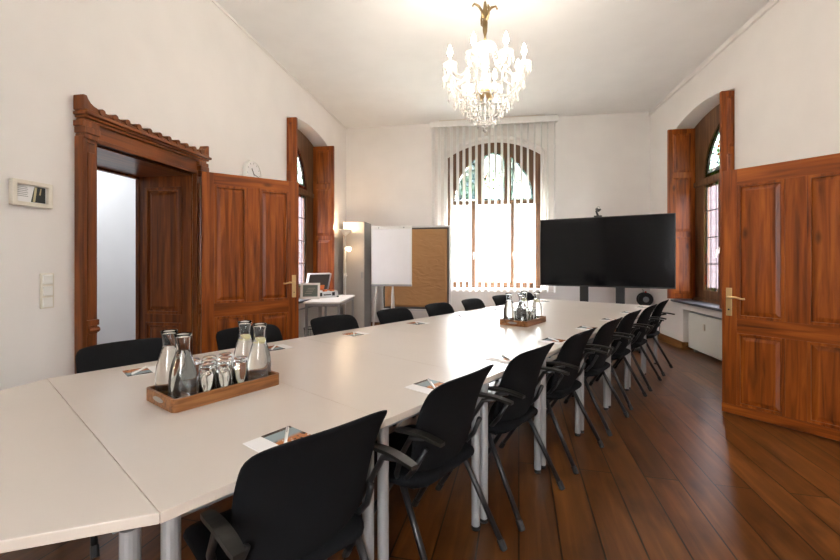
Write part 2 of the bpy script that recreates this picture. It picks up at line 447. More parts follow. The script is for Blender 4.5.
FW = (-0.73, 1.05, .80, 3.37, 3.64)           # far window opening
SWY = (5.32, 6.84, .72, 3.36, 3.48)           # side window openings
bm = BM()
slab(bm, [(XL-WT, 0), (XR+WT, 0), (XR+WT, CH), (XL-WT, CH)], [seg_arch(FW[0]-.06, FW[1]+.05, FW[2], FW[3]+.02, FW[4]+.075)], YF, YF+.21)
slab(bm, [(XL-WT, 0), (XR+WT, 0), (XR+WT, CH), (XL-WT, CH)], [seg_arch(*FW)], YF+.21, YF+WT)
struct('wall_far', bm, M['wall'], label='white far wall with arched window')
DY0, DY1, DH = 2.46, 3.46, 2.14               # left doorway
NI = (5.42, 6.58, -.03, .60)                  # radiator niches below the side windows
def rect(a, b, c, d): return [(a, c), (b, c), (b, d), (a, d)]
bm = BM()
slab(bm, rect(YB, YF, -.06, CH), [seg_arch(*SWY), rect(DY0, DY1, -.03, DH), rect(*NI)], XL-WT, XL, 'yz')
box(bm, XL-WT-.02, XL-.16, NI[0]-.05, NI[1]+.05, 0, .66)
struct('wall_left', bm, M['wall'], label='white left wall with doorway')
RDY0, RDY1 = 2.02, 3.06
bm = BM()
slab(bm, rect(YB, YF, -.06, CH), [seg_arch(*SWY), rect(RDY0, RDY1, -.03, 2.11), rect(*NI)], XR, XR+WT, 'yz')
box(bm, XR+.16, XR+WT+.02, NI[0]-.05, NI[1]+.05, 0, .66)
struct('wall_right', bm, M['wall'], label='white right wall with arched window')
bm = BM()
BW_FILL = [(-.35, .55, 1.0, 2.9, 3.05)]  # window opening added behind the camera to light the near table end
slab(bm, [(XL-WT, 0), (XR+WT, 0), (XR+WT, CH), (XL-WT, CH)], [seg_arch(*w) for w in BW_FILL], YB-.3, YB)
struct('wall_back', bm, M['wall'])
for i, w in enumerate(BW_FILL):
    bm = BM(); slab(bm, seg_arch(*w), [], YB-.25, YB-.243)
    struct('window_%d' % (i+4), bm, M['clear'])  # pane of the added back opening
# hall behind the left doorway, closet behind the right one
bm = BM()
box(bm, -5.0, -4.45, 1.2, 4.95, -.08, 3.0)
box(bm, -4.45, XL-WT, 4.90, 5.0, -.08, 3.0); box(bm, -4.45, XL-WT, 1.1, 1.2, -.08, 3.0); box(bm, -5.0, XL-WT, 1.1, 5.0, 3.0, 3.1)
struct('wall_hall', bm, M['reveal'], label='bright white hall wall seen through the left doorway')
bm = BM(); box(bm, -4.45, XL-.9, 1.2, 4.9, -.08, 0); struct('floor_hall', bm, M['floor'])
bm = BM()
box(bm, XR+1.2, XR+1.3, 1.6, 3.6, 0, 2.5); box(bm, XR+WT, XR+1.2, 1.5, 1.6, 0, 2.5); box(bm, XR+WT, XR+1.2, 3.5, 3.6, 0, 2.5); box(bm, XR+WT, XR+1.3, 1.5, 3.6, 2.5, 2.6)
box(bm, XR+.9, XR+1.2, 1.6, 3.5, -.08, 0)
struct('wall_passage', bm, M['reveal'])

# baseboards (oak)
bm = BM()
box(bm, XR-.022, XR, NI[1]+.0, YF, 0, .11); box(bm, XR-.03, XR, NI[1], YF, 0, .03)
box(bm, XR-.022, XR+.14, NI[1]-.022, NI[1], 0, .11)
box(bm, XR-.022, XR, RDY1+.16, NI[0], 0, .11)
struct('baseboard_right', bm, M['base'], bevel=.004)
bm = BM(); box(bm, XL, XR-.03, YF-.022, YF, 0, .11); struct('baseboard_far', bm, M['base'], bevel=.004)
bm = BM(); box(bm, XL, XL+.022, DY1+.16, NI[0], 0, .11); box(bm, XL, XL+.022, NI[1], YF-.03, 0, .11); box(bm, XL, XL+.022, YB, DY0-.16, 0, .11)
struct('baseboard_left', bm, M['base'], bevel=.004)
# picture-rail trim under the ceiling, right wall
bm = BM(); box(bm, XR-.035, XR, YB, YF, 3.925, 3.95); box(bm, XR-.02, XR, YB, YF, 3.95, CH); struct('trim_1', bm, M['wall'], bevel=.006)
bm = BM(); box(bm, XL, XL+.012, YB, YF, 3.97, CH); struct('trim_2', bm, M['wall'])

# outside
bm = BM(); box(bm, -40, 40, -40, 60, -1.0, -.9); struct('ground', bm, M['ground'])
bm = BM(); box(bm, 6.2, 6.6, 6.0, 40, -.9, 3.9); struct('wall_outside_right', bm, M['brick'], label='brick house outside the right window')
bm = BM(); box(bm, -6.4, -6.0, 6.0, 40, -.9, 3.9); struct('wall_outside_left', bm, M['brick'], label='brick house outside the left window')

# ------------------------------------------------------------------ windows (local: x across, y outwards, z up)
def gothic(hw, z0, R, x_lo, x_hi, n=10):
    """area under a pointed arch of half-width hw springing at z0, between x_lo and x_hi"""
    def h(x):
        x = abs(x)
        v = R*R-(R-hw+x)**2 if x < hw else 0
        return math.sqrt(max(v, 0))
    pts = [(x_lo, z0), (x_hi, z0)]
    for i in range(n+1):
        x = x_hi+(x_lo-x_hi)*i/n
        if h(x) > .012: pts.append((x, z0+h(x)))
    return pts

def inset_poly(p, d):
    """shrink a convex-ish polygon by d (towards the inside)"""
    n = len(p); area = sum(p[i][0]*p[(i+1) % n][1]-p[(i+1) % n][0]*p[i][1] for i in range(n))
    s = 1 if area > 0 else -1
    out = []
    for i in range(n):
        a, b, c = Vector(p[i-1]), Vector(p[i]), Vector(p[(i+1) % n])
        d1 = (b-a).normalized(); d2 = (c-b).normalized()
        n1 = Vector((-d1.y, d1.x))*s; n2 = Vector((-d2.y, d2.x))*s
        bis = (n1+n2)
        if bis.length < 1e-5: bis = n1
        bis.normalize(); k = max(bis.dot(n1), .45)
        q = b+bis*(d/k); out.append((q.x, q.y))
    return out

def make_window(name, loc, rz, W, sill, spring, crown, side, label):
    root = empty(name, loc, rz, label=label, kind='structure')
    h = W/2; sx = h/.89
    outer = seg_arch(-h, h, sill, spring, crown)
    zt, zb = 2.43, sill+.12                        # transom underside, bottom of glass
    low = [rect(-.80*sx, -.43*sx, zb, zt), rect(-.33*sx, .33*sx, zb, zt), rect(.43*sx, .80*sx, zb, zt)]
    z0 = zt+.085
    up = [gothic(.76*sx, z0, 1.015*sx+.02, -.755*sx, -.34*sx), None, gothic(.76*sx, z0, 1.015*sx+.02, .34*sx, .755*sx)]
    cz = z0+.74*(crown-z0)/1.12
    mid = [(-.215*sx, z0), (.215*sx, z0)]+[(.215*sx*math.cos(t), cz+.20*math.sin(t)) for t in [PI*i/10 for i in range(11)]]
    up[1] = mid
    if side:                                       # one broad pointed light over two casements
        low = [rect(-.45, -.035, zb+.05, zt), rect(.035, .45, zb+.05, zt)]
        up = [gothic(.46, z0+.02, .78, -.458, .458, 20)]
    bm = BM(); slab(bm, outer, low+up, .0, .07)
    struct('window_frame', bm, M['frame'], root)
    # mouldings: transom, mullions and casement stiles stand forward
    bm = BM()
    box(bm, -h+.01, h-.01, -.03, .0, zt+.005, zt+.08)
    if side: box(bm, -.03, .03, -.03, 0, zb, zt)
    for s in (() if side else (-1, 1)):
        box(bm, s*.38*sx-.03, s*.38*sx+.03, -.035, 0, zb-.07, zt); box(bm, s*.28*sx-.03, s*.28*sx+.03, -.025, 0, zt+.08, z0+.72*(crown-z0)/1.12)
    box(bm, -h+.01, h-.01, -.03, 0, sill, sill+.05)
    struct('window_mullion', bm, M['frame'], root, bevel=.006)
    for s in ((.05,) if side else (-1, 1)):
        bm = BM(); box(bm, s*.38*sx-.012, s*.38*sx+.012, -.05, -.035, 1.42, 1.50); tube(bm, [(s*.38*sx, -.05, 1.47), (s*.38*sx, -.075, 1.47), (s*.38*sx, -.08, 1.36)], .008, 6)
        struct('window_handle', bm, M['whitepl'], root)
    for i, p in enumerate(low):
        bm = BM(); slab(bm, p, [], .03, .036)
        struct('window_pane', bm, M['sideclear' if side else 'clear'], root)
        if side:
            b2 = BM(); q = inset_poly(p, .045); slab(b2, p, [q], .022, .029)
            struct('coloured_border', b2, M['stain_mix'], root)
            b3 = BM()
            xs0, xs1 = p[0][0], p[1][0]
            for k in range(1, 4):
                z = p[0][1]+(p[2][1]-p[0][1])*k/4
                box(b3, xs0, xs1, .018, .026, z-.007, z+.007)
            for f in (.34, .66):
                x = xs0+(xs1-xs0)*f; box(b3, x-.004, x+.004, .018, .026, zb, zt)
            q0 = q[0]; box(b3, q0[0]-.004, q0[0]+.004, .018, .026, zb, zt); box(b3, q[1][0]-.004, q[1][0]+.004, .018, .026, zb, zt)
            struct('lead_bars', b3, M['lead'], root)
    for i, p in enumerate(up):
        bm = BM(); slab(bm, p, [], .03, .036)
        struct('window_pane', bm, M['leadgreen' if side else 'leadclear'], root)
        d = .05 if side else .028
        q = inset_poly(p, d)
        bm = BM(); slab(bm, p, [q], .021, .029)
        struct('coloured_border', bm, M['stain_green' if side == 1 else 'stain_red' if side == 2 else 'leadgreen'], root)
        bm = BM(); q2 = inset_poly(p, d+.010); slab(bm, q, [q2], .018, .027)
        struct('lead_bars', bm, M['lead'], root)
    # rosette in the middle light, small motif in the outer ones
    cx, czr, rr = 0, z0+.40*(crown-z0)/1.12, .155*sx
    bo, bg = BM(), BM()
    for k in range(16):
        t = 2*PI*k/16; b = bo if k % 2 else bg
        c = (cx+rr*math.cos(t), czr+rr*1.12*math.sin(t))
        slab(b, [(c[0]+.024*math.cos(a), c[1]+.024*math.sin(a)) for a in [2*PI*j/8 for j in range(8)]], [], .020, .028)
    for s in (() if side else (-1, 1)):
        for dz in (.0, .30):
            slab(bg, [(s*.50*sx+.02*math.cos(a), czr-.02+dz+.02*math.sin(a)) for a in [2*PI*j/6 for j in range(6)]], [], .020, .028)
    slab(bg, [(.03*math.cos(a), czr+.03*math.sin(a)) for a in [2*PI*j/8 for j in range(8)]], [], .020, .028)
    struct('rosette', bo, M['stain_orange'], root); struct('rosette', bg, M['stain_lgreen'], root)
    return root

make_window('window_1', ((FW[0]+FW[1])/2, YF+.225, 0), 0, FW[1]-FW[0], FW[2], FW[3], FW[4], 0, 'arched far window with brown tracery and rosette glass')
SC = (SWY[0]+SWY[1])/2; SW_ = SWY[1]-SWY[0]
make_window('window_2', (XR+.26, SC, 0), -PI/2, SW_, SWY[2], SWY[3], SWY[4], 1, 'arched right window with green bordered leaded glass')
make_window('window_3', (XL-.26, SC, 0), PI/2, SW_, SWY[2], SWY[3], SWY[4], 2, 'arched left window with red bordered leaded glass')
# sills
bm = BM(); box(bm, XR-.05, XR+.26, SWY[0]-.05, SWY[1]+.04, .69, .722); struct('window_sill', bm, M['stone'], bevel=.004)
bm = BM(); box(bm, XL-.26, XL+.05, SWY[0]-.05, SWY[1]+.04, .69, .722); struct('window_sill', bm, M['stone'], bevel=.004)
bm = BM(); box(bm, FW[0]-.10, FW[1]+.10, YF-.06, YF+.225, .77, .803); struct('window_sill', bm, M['whitepl'], bevel=.004)

# shutters folded back into the reveals
def make_shutter(loc, label, back):
    # local: x from frame into the room, panel face on +y*back
    root = empty('window_shutter', loc, 0, label, 'shutter', 'folding wooden shutters beside the windows')
    w, z0, z1 = .38, .74, 3.35
    bm = BM(); box(bm, 0, w, -.022, .022, z0, z1)
    ob('leaf', bm, M['woodv'], root, bevel=.003)
    for a, b in ((z0+.07, z0+.95), (z0+1.03, z0+1.86), (z0+1.94, z1-.07)):
        for s in (-1, 1):
            bm = BM(); frustum(bm, .055, w-.055, a, b, s*.021, s*.030, .02); frustum(bm, .085, w-.085, a+.03, b-.03, s*.029, s*.037, .012)
            ob('panel', bm, M['woodv'], root)
    for z in (1.0, 2.05, 3.1):
        bm = BM(); tube(bm, [(-.004, 0, z), (-.004, 0, z+.09)], .009, 8); ob('hinge', bm, M['oldbrass'], root)
    return root
s = make_shutter((XR+.33-.0, SWY[1]-.05, 0), 'wooden window shutter at right window, far side beside the screen', 1); s.rotation_euler.z = PI; s.location = (XR+.255, SWY[1]-.05, 0)
s = make_shutter((0, 0, 0), 'wooden window shutter at right window, near side above the open door', 1); s.rotation_euler.z = PI; s.location = (XR+.255, SWY[0]+.05, 0)
s = make_shutter((XL-.25, SWY[1]-.05, 0), 'wooden window shutter at left window, far side above the desk', 1)
s = make_shutter((XL-.25, SWY[0]+.05, 0), 'wooden window shutter at left window, near side behind the door', 1)

# radiators in the niches
def make_radiator(x, sgn, label):
    root = empty('radiator', (x, (NI[0]+NI[1])/2, 0), 0, label, 'radiator')
    w = (NI[1]-NI[0])/2-.03
    bm = BM(); box(bm, -.035, .035, -w, w, .045, .56); ob('panel', bm, M['radiator'], root, bevel=.008)
    bm = BM(); box(bm, -.028, .028, -w+.03, w-.03, .56, .572)
    for k in range(30):
        y = -w+.05+k*(2*w-.1)/29; box(bm, -.024, .024, y-.006, y+.006, .572, .578)
    ob('grille', bm, M['greysteel'], root)
    bm = BM(); box(bm, -sgn*.036, -sgn*.052, .07, .115, .36, .45); ob('heat_meter', bm, M['creampl'], root, bevel=.005)
    for y in (-w+.15, w-.15):
        bm = BM(); box(bm, -.02, .02, y-.02, y+.02, 0, .05); ob('foot', bm, M['greysteel'], root)
make_radiator(XR+.09, 1, 'white flat radiator in the niche below the right window')
make_radiator(XL-.09, -1, 'white flat radiator in the niche below the left window')

# ------------------------------------------------------------------ doors
def knob_set(parent, x, z, face, s):
    """brass plate, keyhole and lever; face = y of door face, s = -1/+1 outward, lever points along +x*dirn"""
    bm = BM(); box(bm, x-.022, x+.022, face, face+s*.006, z-.14, z+.10)
    ob('handle_plate', bm, M['brass'], parent, bevel=.004)
    bm = BM(); tube(bm, [(x, face+s*.005, z+.02), (x, face+s*.045, z+.02), (x+.02, face+s*.055, z+.02), (x+.06, face+s*.055, z+.024), (x+.11, face+s*.053, z+.012), (x+.125, face+s*.052, z+.016)], [.010, .009, .010, .009, .008, .009], 8)
    ob('handle', bm, M['brass'], parent, smooth=True)
    bm = BM(); lathe(bm, [(0, 0), (.007, 0), (.007, .004), (0, .004)], 10); ob('keyhole', bm, M['blackplastic'], parent, loc=(x, face+s*.006, z-.085), rot=(R_(90), 0, 0))

def make_leaf(parent, loc, rz, w, H, zs, knobs=True):
    """four-panel door; local x from the handle edge (0) to the hinge edge (w); zs = bottom rail, lower panel top, mid rail top, upper panel top"""
    T = .022
    leaf = empty('door_leaf', loc, rz, parent=parent)
    x = (0, .107, w/2-.064, w/2+.064, w-.107, w)
    bm = BM()
    for a, b in ((0, 1), (4, 5)): box(bm, x[a], x[b], -T, T, .008, H)
    for z0, z1 in ((zs[0], zs[1]), (zs[2], zs[3])): box(bm, x[2], x[3], -T, T, z0, z1)
    ob('stile', bm, M['woodv'], leaf, bevel=.002)
    bm = BM()
    for z0, z1 in ((.008, zs[0]), (zs[1], zs[2]), (zs[3], H)): box(bm, x[1], x[4], -T, T, z0, z1)
    ob('rail', bm, M['woodh'], leaf, bevel=.002)
    for a, b in ((1, 2), (3, 4)):
        for z0, z1, tall in ((zs[0], zs[1], 0), (zs[2], zs[3], 1)):
            bm = BM()
            box(bm, x[a], x[b], -.008, .008, z0, z1)
            for s in (-1, 1):
                # bolection moulding round the field
                for (p0, p1, q0, q1) in ((x[a], x[a]+.022, z0, z1), (x[b]-.022, x[b], z0, z1), (x[a]+.022, x[b]-.022, z0, z0+.022), (x[a]+.022, x[b]-.022, z1-.022, z1)):
                    box(bm, p0, p1, s*.008, s*.027, q0, q1)
                frustum(bm, x[a]+.03, x[b]-.03, z0+.03, z1-.03, s*.008, s*.019, .028)
                if tall:
                    c = (x[a]+x[b])/2
                    box(bm, c-.004, c+.004, s*.019, s*.022, z0+.06, z1-.06)
            ob('panel', bm, M['woodv'], leaf, bevel=.003)
    if knobs:
        knob_set(leaf, .052, .98*(zs[2]/.83), -T, -1); knob_set(leaf, .052, .98*(zs[2]/.83), T, 1)
    for z in (.25, H/2, H-.25):
        bm = BM(); tube(bm, [(w+.004, -T-.004, z), (w+.004, -T-.004, z+.12)], .009, 8); ob('hinge', bm, M['oldbrass'], leaf)
    return leaf

def make_casing(root, x0, sgn, y0, y1, H, full):
    """carved casing on the room side of a doorway; x0 wall face, sgn = +1 room lies at +x"""
    def bx(bm, a, b, *r): box(bm, *sorted((x0+sgn*a, x0+sgn*b)), *r)
    w = .108
    for yy, s in ((y0, -1), (y1, 1)):
        bm = BM()
        lo, hi = sorted((yy, yy+s*w))
        bx(bm, 0, .05, lo, hi, 0, H+.02)
        lo2, hi2 = sorted((yy+s*.02, yy+s*(w-.03)))
        bx(bm, .05, .062, lo2, hi2, .34, H-.08)                    # raised pilaster field
        lo3, hi3 = sorted((yy+s*(w-.018), yy+s*(w+.014)))
        bx(bm, 0, .07, lo3, hi3, 0, H+.02)                          # back band
        bx(bm, .05, .075, *sorted((yy-s*.0, yy+s*w)), 0, .28)       # plinth
        ob('pilaster', bm, M['casev'], root, bevel=.005)
        bm = BM()                                                   # little bracket with rounded bolster
        bx(bm, .05, .085, *sorted((yy+s*.015, yy+s*(w-.01))), .86, .90); bx(bm, .05, .075, *sorted((yy+s*.02, yy+s*(w-.02))), .80, .86)
        tube(bm, [(x0+sgn*.075, yy+s*.015, .83), (x0+sgn*.075, yy+s*(w-.015), .83)], .02, 10)
        ob('bracket', bm, M['casev'], root, bevel=.004)
        bm = BM()                                                   # capital under the cornice
        for i, (d, za, zb2) in enumerate(((.068, H-.02, H+.005), (.078, H+.005, H+.04), (.09, H+.04, H+.085), (.078, H+.085, H+.125))):
            bx(bm, .0, d, *sorted((yy+s*(.02-.006*i), yy+s*(w+.008*i))), za, zb2)
        ob('capital', bm, M['casev'], root, bevel=.006)
    a, b = y0-w, y1+w
    bm = BM(); bx(bm, 0, .045, a+.02, b-.02, H-.0, H+.15)
    bx(bm, 0, .058, y0-.01, y1+.01, H, H+.03)
    ob('frieze', bm, M['casey'], root, bevel=.005)
    bm = BM()
    for d, za, zb2, e in ((.070, .125, .145, .005), (.090, .145, .162, .015), (.112, .162, .186, .026), (.095, .186, .206, .012)):
        bx(bm, 0, d, a-e, b+e, H+za, H+zb2)
    ob('cornice', bm, M['casey'], root, bevel=.007)
    n = 11
    for k in range(n):                                              # row of little rolls on the cornice
        y = a+.10+(b-a-.20)*k/(n-1)
        bm = BM(); tube(bm, [(x0+sgn*.0, y-.0, H+.218), (x0+sgn*.105, y, H+.212)], .022, 10); 
        ob('cornice_roll', bm, M['casey'], root, smooth=False)
    bm = BM(); bx(bm, 0, .06, a, b, H+.200, H+.232); ob('crest_rail', bm, M['casey'], root, bevel=.005)
    for yy, s in ((a, 1), (b, -1)):                                 # horned ends
        prof = [(-.022, .195), (.14, .195), (.14, .225), (.095, .230), (.055, .24), (.03, .255), (.014, .275), (.004, .297), (-.022, .297)]
        pts = [(yy+s*p[0], H+p[1]) for p in prof]
        bm = BM(); slab(bm, pts, [], *sorted((x0, x0+sgn*.085)), 'yz')
        ob('horn', bm, M['casev'], root, bevel=.006)

d1 = empty('door_1', (0, 0, 0), label='open brown four-panel door and carved casing in the left wall', kind='structure')
make_casing(d1, XL, 1, DY0, DY1, DH, True)
# deep panelled lining
bm = BM()
LD = XL-.56
box(bm, LD, XL+.0, DY0-.002, DY0+.012, 0, DH); box(bm, LD, XL, DY1-.012, DY1+.002, 0, DH)
ob('lining', bm, M['casev'], d1)
bm = BM(); box(bm, LD, XL, DY0, DY1, DH-.012, DH+.002); ob('lining_head', bm, M['casey'], d1)
for y, s in ((DY1-.012, -1), (DY0+.012, 1)):
    for z0, z1 in ((.10, .72), (.80, 2.02)):
        bm = BM()
        for i, (ins, dep0, dep1) in enumerate(((0, 0, .010), (.03, .010, .004))): pass
        x0, x1 = LD+.07, XL-.10
        fr = [(x0, x0+.03, z0, z1), (x1-.03, x1, z0, z1), (x0+.03, x1-.03, z0, z0+.03), (x0+.03, x1-.03, z1-.03, z1)]
        for a, b, c, d in fr: box(bm, a, b, *sorted((y, y+s*.014)), c, d)
        frustum(bm, x0+.045, x1-.045, z0+.045, z1-.045, y, y+s*.012, .03)
        ob('lining_panel', bm, M['casev'], d1, bevel=.004)
bm = BM()                                                           # far frame of the lining, head bar and white fanlight strip
box(bm, LD-.04, LD, DY0-.1, DY0+.02, 0, DH+.1); box(bm, LD-.04, LD, DY1-.02, DY1+.1, 0, DH+.1); box(bm, LD-.04, LD, DY0, DY1, DH-.035, DH+.1)
ob('lining_frame', bm, M['casev'], d1, bevel=.004)
# the leaf, swung into the room
hx, hy = -2.675, 3.475; ex, ey = -2.006, 4.122
ang = math.atan2(hy-ey, hx-ex)
make_leaf(d1, (ex, ey, 0), ang, math.hypot(hx-ex, hy-ey), 2.165, (.14, .77, .90, 2.05))

d2 = empty('door_2', (0, 0, 0), label='open brown four-panel door at the right edge', kind='structure')
make_casing(d2, XR, -1, RDY0, RDY1, 2.11, True)
ax, ay = 2.05, 3.90; dx, dy = .491/.718, -.524/.718
make_leaf(d2, (ax, ay, 0), math.atan2(dy, dx), .965, 2.088, (.09, .70, .83, 1.955))
bm = BM(); box(bm, .0, .965, -.03, -.022, .008, .085); 
lf = [c for c in d2.children if c.name.startswith('door_leaf')][0]
ob('kick_strip', bm, M['woodh'], lf, bevel=.003)

# ------------------------------------------------------------------ vertical blind at the far window
bl = empty('vertical_blind', (.135, YF-.10, 3.92), 0, 'white vertical slat blind hanging across the far arched window', 'blind')
bm = BM(); box(bm, -1.18, 1.18, -.05, .06, -.035, .066); box(bm, -1.18, 1.18, -.062, -.05, -.05, .03)
ob('pelmet', bm, M['whitepl'], bl, bevel=.006)
bm = BM(); box(bm, -1.0, -.15, -.052, -.03, .066, .078); box(bm, .05, .95, -.052, -.03, .066, .078); ob('top_clip', bm, M['creampl'], bl)
for k in range(20):
    x = -1.12+k*2.24/19
    bm = BM(); box(bm, -.0625, .0625, -.0012, .0012, -3.175, -.012)
    ob('slat', bm, M['slat'], bl, loc=(x, 0, 0), rot=(0, 0, R_(90-21 + random.uniform(-3, 3))))
bm = BM(); tube(bm, [(-1.12, -.02, -3.16), (1.12, -.02, -3.16)], .004, 6); tube(bm, [(-1.12, .05, -3.16), (1.12, .05, -3.16)], .004, 6)
ob('spacer_chain', bm, M['whitepl'], bl)

# ------------------------------------------------------------------ conference tables
ru = (math.cos(TA), -math.sin(TA)); uu = (math.sin(TA), math.cos(TA))
def T(x, y): return (TC[0]+x*ru[0]+y*uu[0], TC[1]+x*ru[1]+y*uu[1])
TH, TT = .74, .026
ordn = ['first', 'second', 'third', 'fourth', 'fifth', 'sixth', 'seventh', 'eighth']
def leg_mesh():
    bm = BM(); tube(bm, [(0, 0, .022), (0, 0, .70)], .021, 16); return bm
def table_leg(root, x, y):
    l = ob('leg', leg_mesh(), M['steel'], root, loc=(x, y, 0), smooth=False)
    bm = BM(); lathe(bm, [(0, 0), (.020, 0), (.022, .008), (.012, .012), (.012, .024), (0, .024)], 14); ob('foot', bm, M['blackplastic'], l)
def make_table():
    root = empty('conference_table', (0, 0, 0), -TA)
    bm = BM(); box(bm, -.8, .8, -.3497, .3497, TH-TT, TH, 0)
    o = ob('tabletop', bm, [M['table'], M['edge']], root, bevel=.0015)
    for p in o.data.polygons:
        if abs(p.normal.z) < .5: p.material_index = 1
    bm = BM()
    for s in (-1, 1): box(bm, -.72, .72, s*.30-.012, s*.30+.012, TH-TT-.045, TH-TT); box(bm, s*.72-.012, s*.72+.012, -.30, .30, TH-TT-.045, TH-TT)
    ob('underframe', bm, M['greysteel'], root)
    for sx in (-1, 1):
        for sy in (-1, 1): table_leg(root, sx*.752, sy*.313)
    return root
tab = make_table()
for i in range(8):
    t = tab if i == 0 else copy_tree(tab)
    y = -2.8+.7*(i+.5); p = T(0, y); t.location = (p[0], p[1], 0)
    extra = {0: ', carrying the near tray', 4: ', carrying the far tray', 7: ', at the far end before the screen'}.get(i, ' in the long row')
    tag(t, '%s cream rectangular table from the tapered near end%s' % (ordn[i], extra), 'table', 'rectangular tables of the long conference row')
tz = empty('trapezoid_table', (*T(0, -2.8), 0), -TA, 'cream trapezoid table forming the tapered near end of the row', 'table')
bm = BM(); slab(bm, [(-.8, -.0007), (.8, -.0007), (.4, -.693), (-.4, -.693)], [], TH-TT, TH, 'xy')
o = ob('tabletop', bm, [M['table'], M['edge']], tz, bevel=.0025)
for p in o.data.polygons:
    if abs(p.normal.z) < .5: p.material_index = 1
bm = BM(); box(bm, -.68, .68, -.06, -.036, TH-TT-.045, TH-TT); box(bm, -.36, .36, -.645, -.62, TH-TT-.045, TH-TT); ob('underframe', bm, M['greysteel'], tz)
for x, y in ((-.735, -.04), (.735, -.04), (-.375, -.645), (.375, -.645)): table_leg(tz, x, y)

# ------------------------------------------------------------------ chairs (local: +y towards the table, origin on the floor)
def pad_mesh(rows, thick):
    """rows: list of (half-width, y-centre, z, edge bend); closed cushion"""
    pass

def backrest_mesh():
    bm = BM(); nz, nx = 12, 10; g = []
    Z0, Z1 = .405, .855
    def prof(t):            # y of the spine: leans back and flares at the top
        z = Z0+(Z1-Z0)*t
        return .005 - .085*t - .070*t**5
    for i in range(nz+1):
        t = i/nz; row = []
        w = (.212+.018*min(1, t*1.5)) * (1-max(0, (t-.86)/.14)**4*.10) * (1-max(0, (.2-t)/.2)**2.2*.24)
        for j in range(nx+1):
            s = -1+2*j/nx
            z = Z0+(Z1-Z0)*t - (.012*abs(s)**4 if t > .95 else 0) + (.05*s*s*max(0, (.2-t)/.2))
            y = prof(t) + .036*s*s*(1-.35*t)
            row.append((s*w, y, z))
        g.append(row)
    th = .040
    F, B = [], []
    for i, row in enumerate(g):
        fr, br = [], []
        for j, p in enumerate(row):
            e = min(i, nz-i, j, nx-j); k = .35 if e == 0 else .85 if e == 1 else 1
            fr.append(bm.verts.new((p[0], p[1]+th*.5*k, p[2]))); br.append(bm.verts.new((p[0], p[1]-th*.5*k, p[2])))
        F.append(fr); B.append(br)
    for V in (F, B):
        for i in range(nz):
            for j in range(nx): bm.faces.new((V[i][j], V[i][j+1], V[i+1][j+1], V[i+1][j]))
    ring = [(0, j) for j in range(nx)]+[(i, nx) for i in range(nz)]+[(nz, j) for j in range(nx, 0, -1)]+[(i, 0) for i in range(nz, 0, -1)]
    for k in range(len(ring)):
        a, b = ring[k], ring[(k+1) % len(ring)]
        bm.faces.new((F[a[0]][a[1]], F[b[0]][b[1]], B[b[0]][b[1]], B[a[0]][a[1]]))
    return bm

def seat_mesh():
    bm = BM(); ny, nx = 10, 10; top, bot = [], []
    for i in range(ny+1):
        t = i/ny; y = -.045+.475*t
        w = .235*(1-max(0, (.25-t)/.25)**2*.25)*(1-max(0, (t-.85)/.15)**3*.12)
        zt = .455 - .012*math.sin(PI*t) - .035*max(0, (t-.75)/.25)**2
        tr, br = [], []
        for j in range(nx+1):
            s = -1+2*j/nx; e = min(i, ny-i, j, nx-j); k = .3 if e == 0 else .85 if e == 1 else 1
            tr.append(bm.verts.new((s*w, y, zt-.02+.025*k+.01*s*s))); br.append(bm.verts.new((s*w, y, zt-.03-.030*k)))
        top.append(tr); bot.append(br)
    for V in (top, bot):
        for i in range(ny):
            for j in range(nx): bm.faces.new((V[i][j], V[i][j+1], V[i+1][j+1], V[i+1][j]))
    ring = [(0, j) for j in range(nx)]+[(i, nx) for i in range(ny)]+[(ny, j) for j in range(nx, 0, -1)]+[(i, 0) for i in range(ny, 0, -1)]
    for k in range(len(ring)):
        a, b = ring[k], ring[(k+1) % len(ring)]
        bm.faces.new((top[a[0]][a[1]], top[b[0]][b[1]], bot[b[0]][b[1]], bot[a[0]][a[1]]))
    return bm

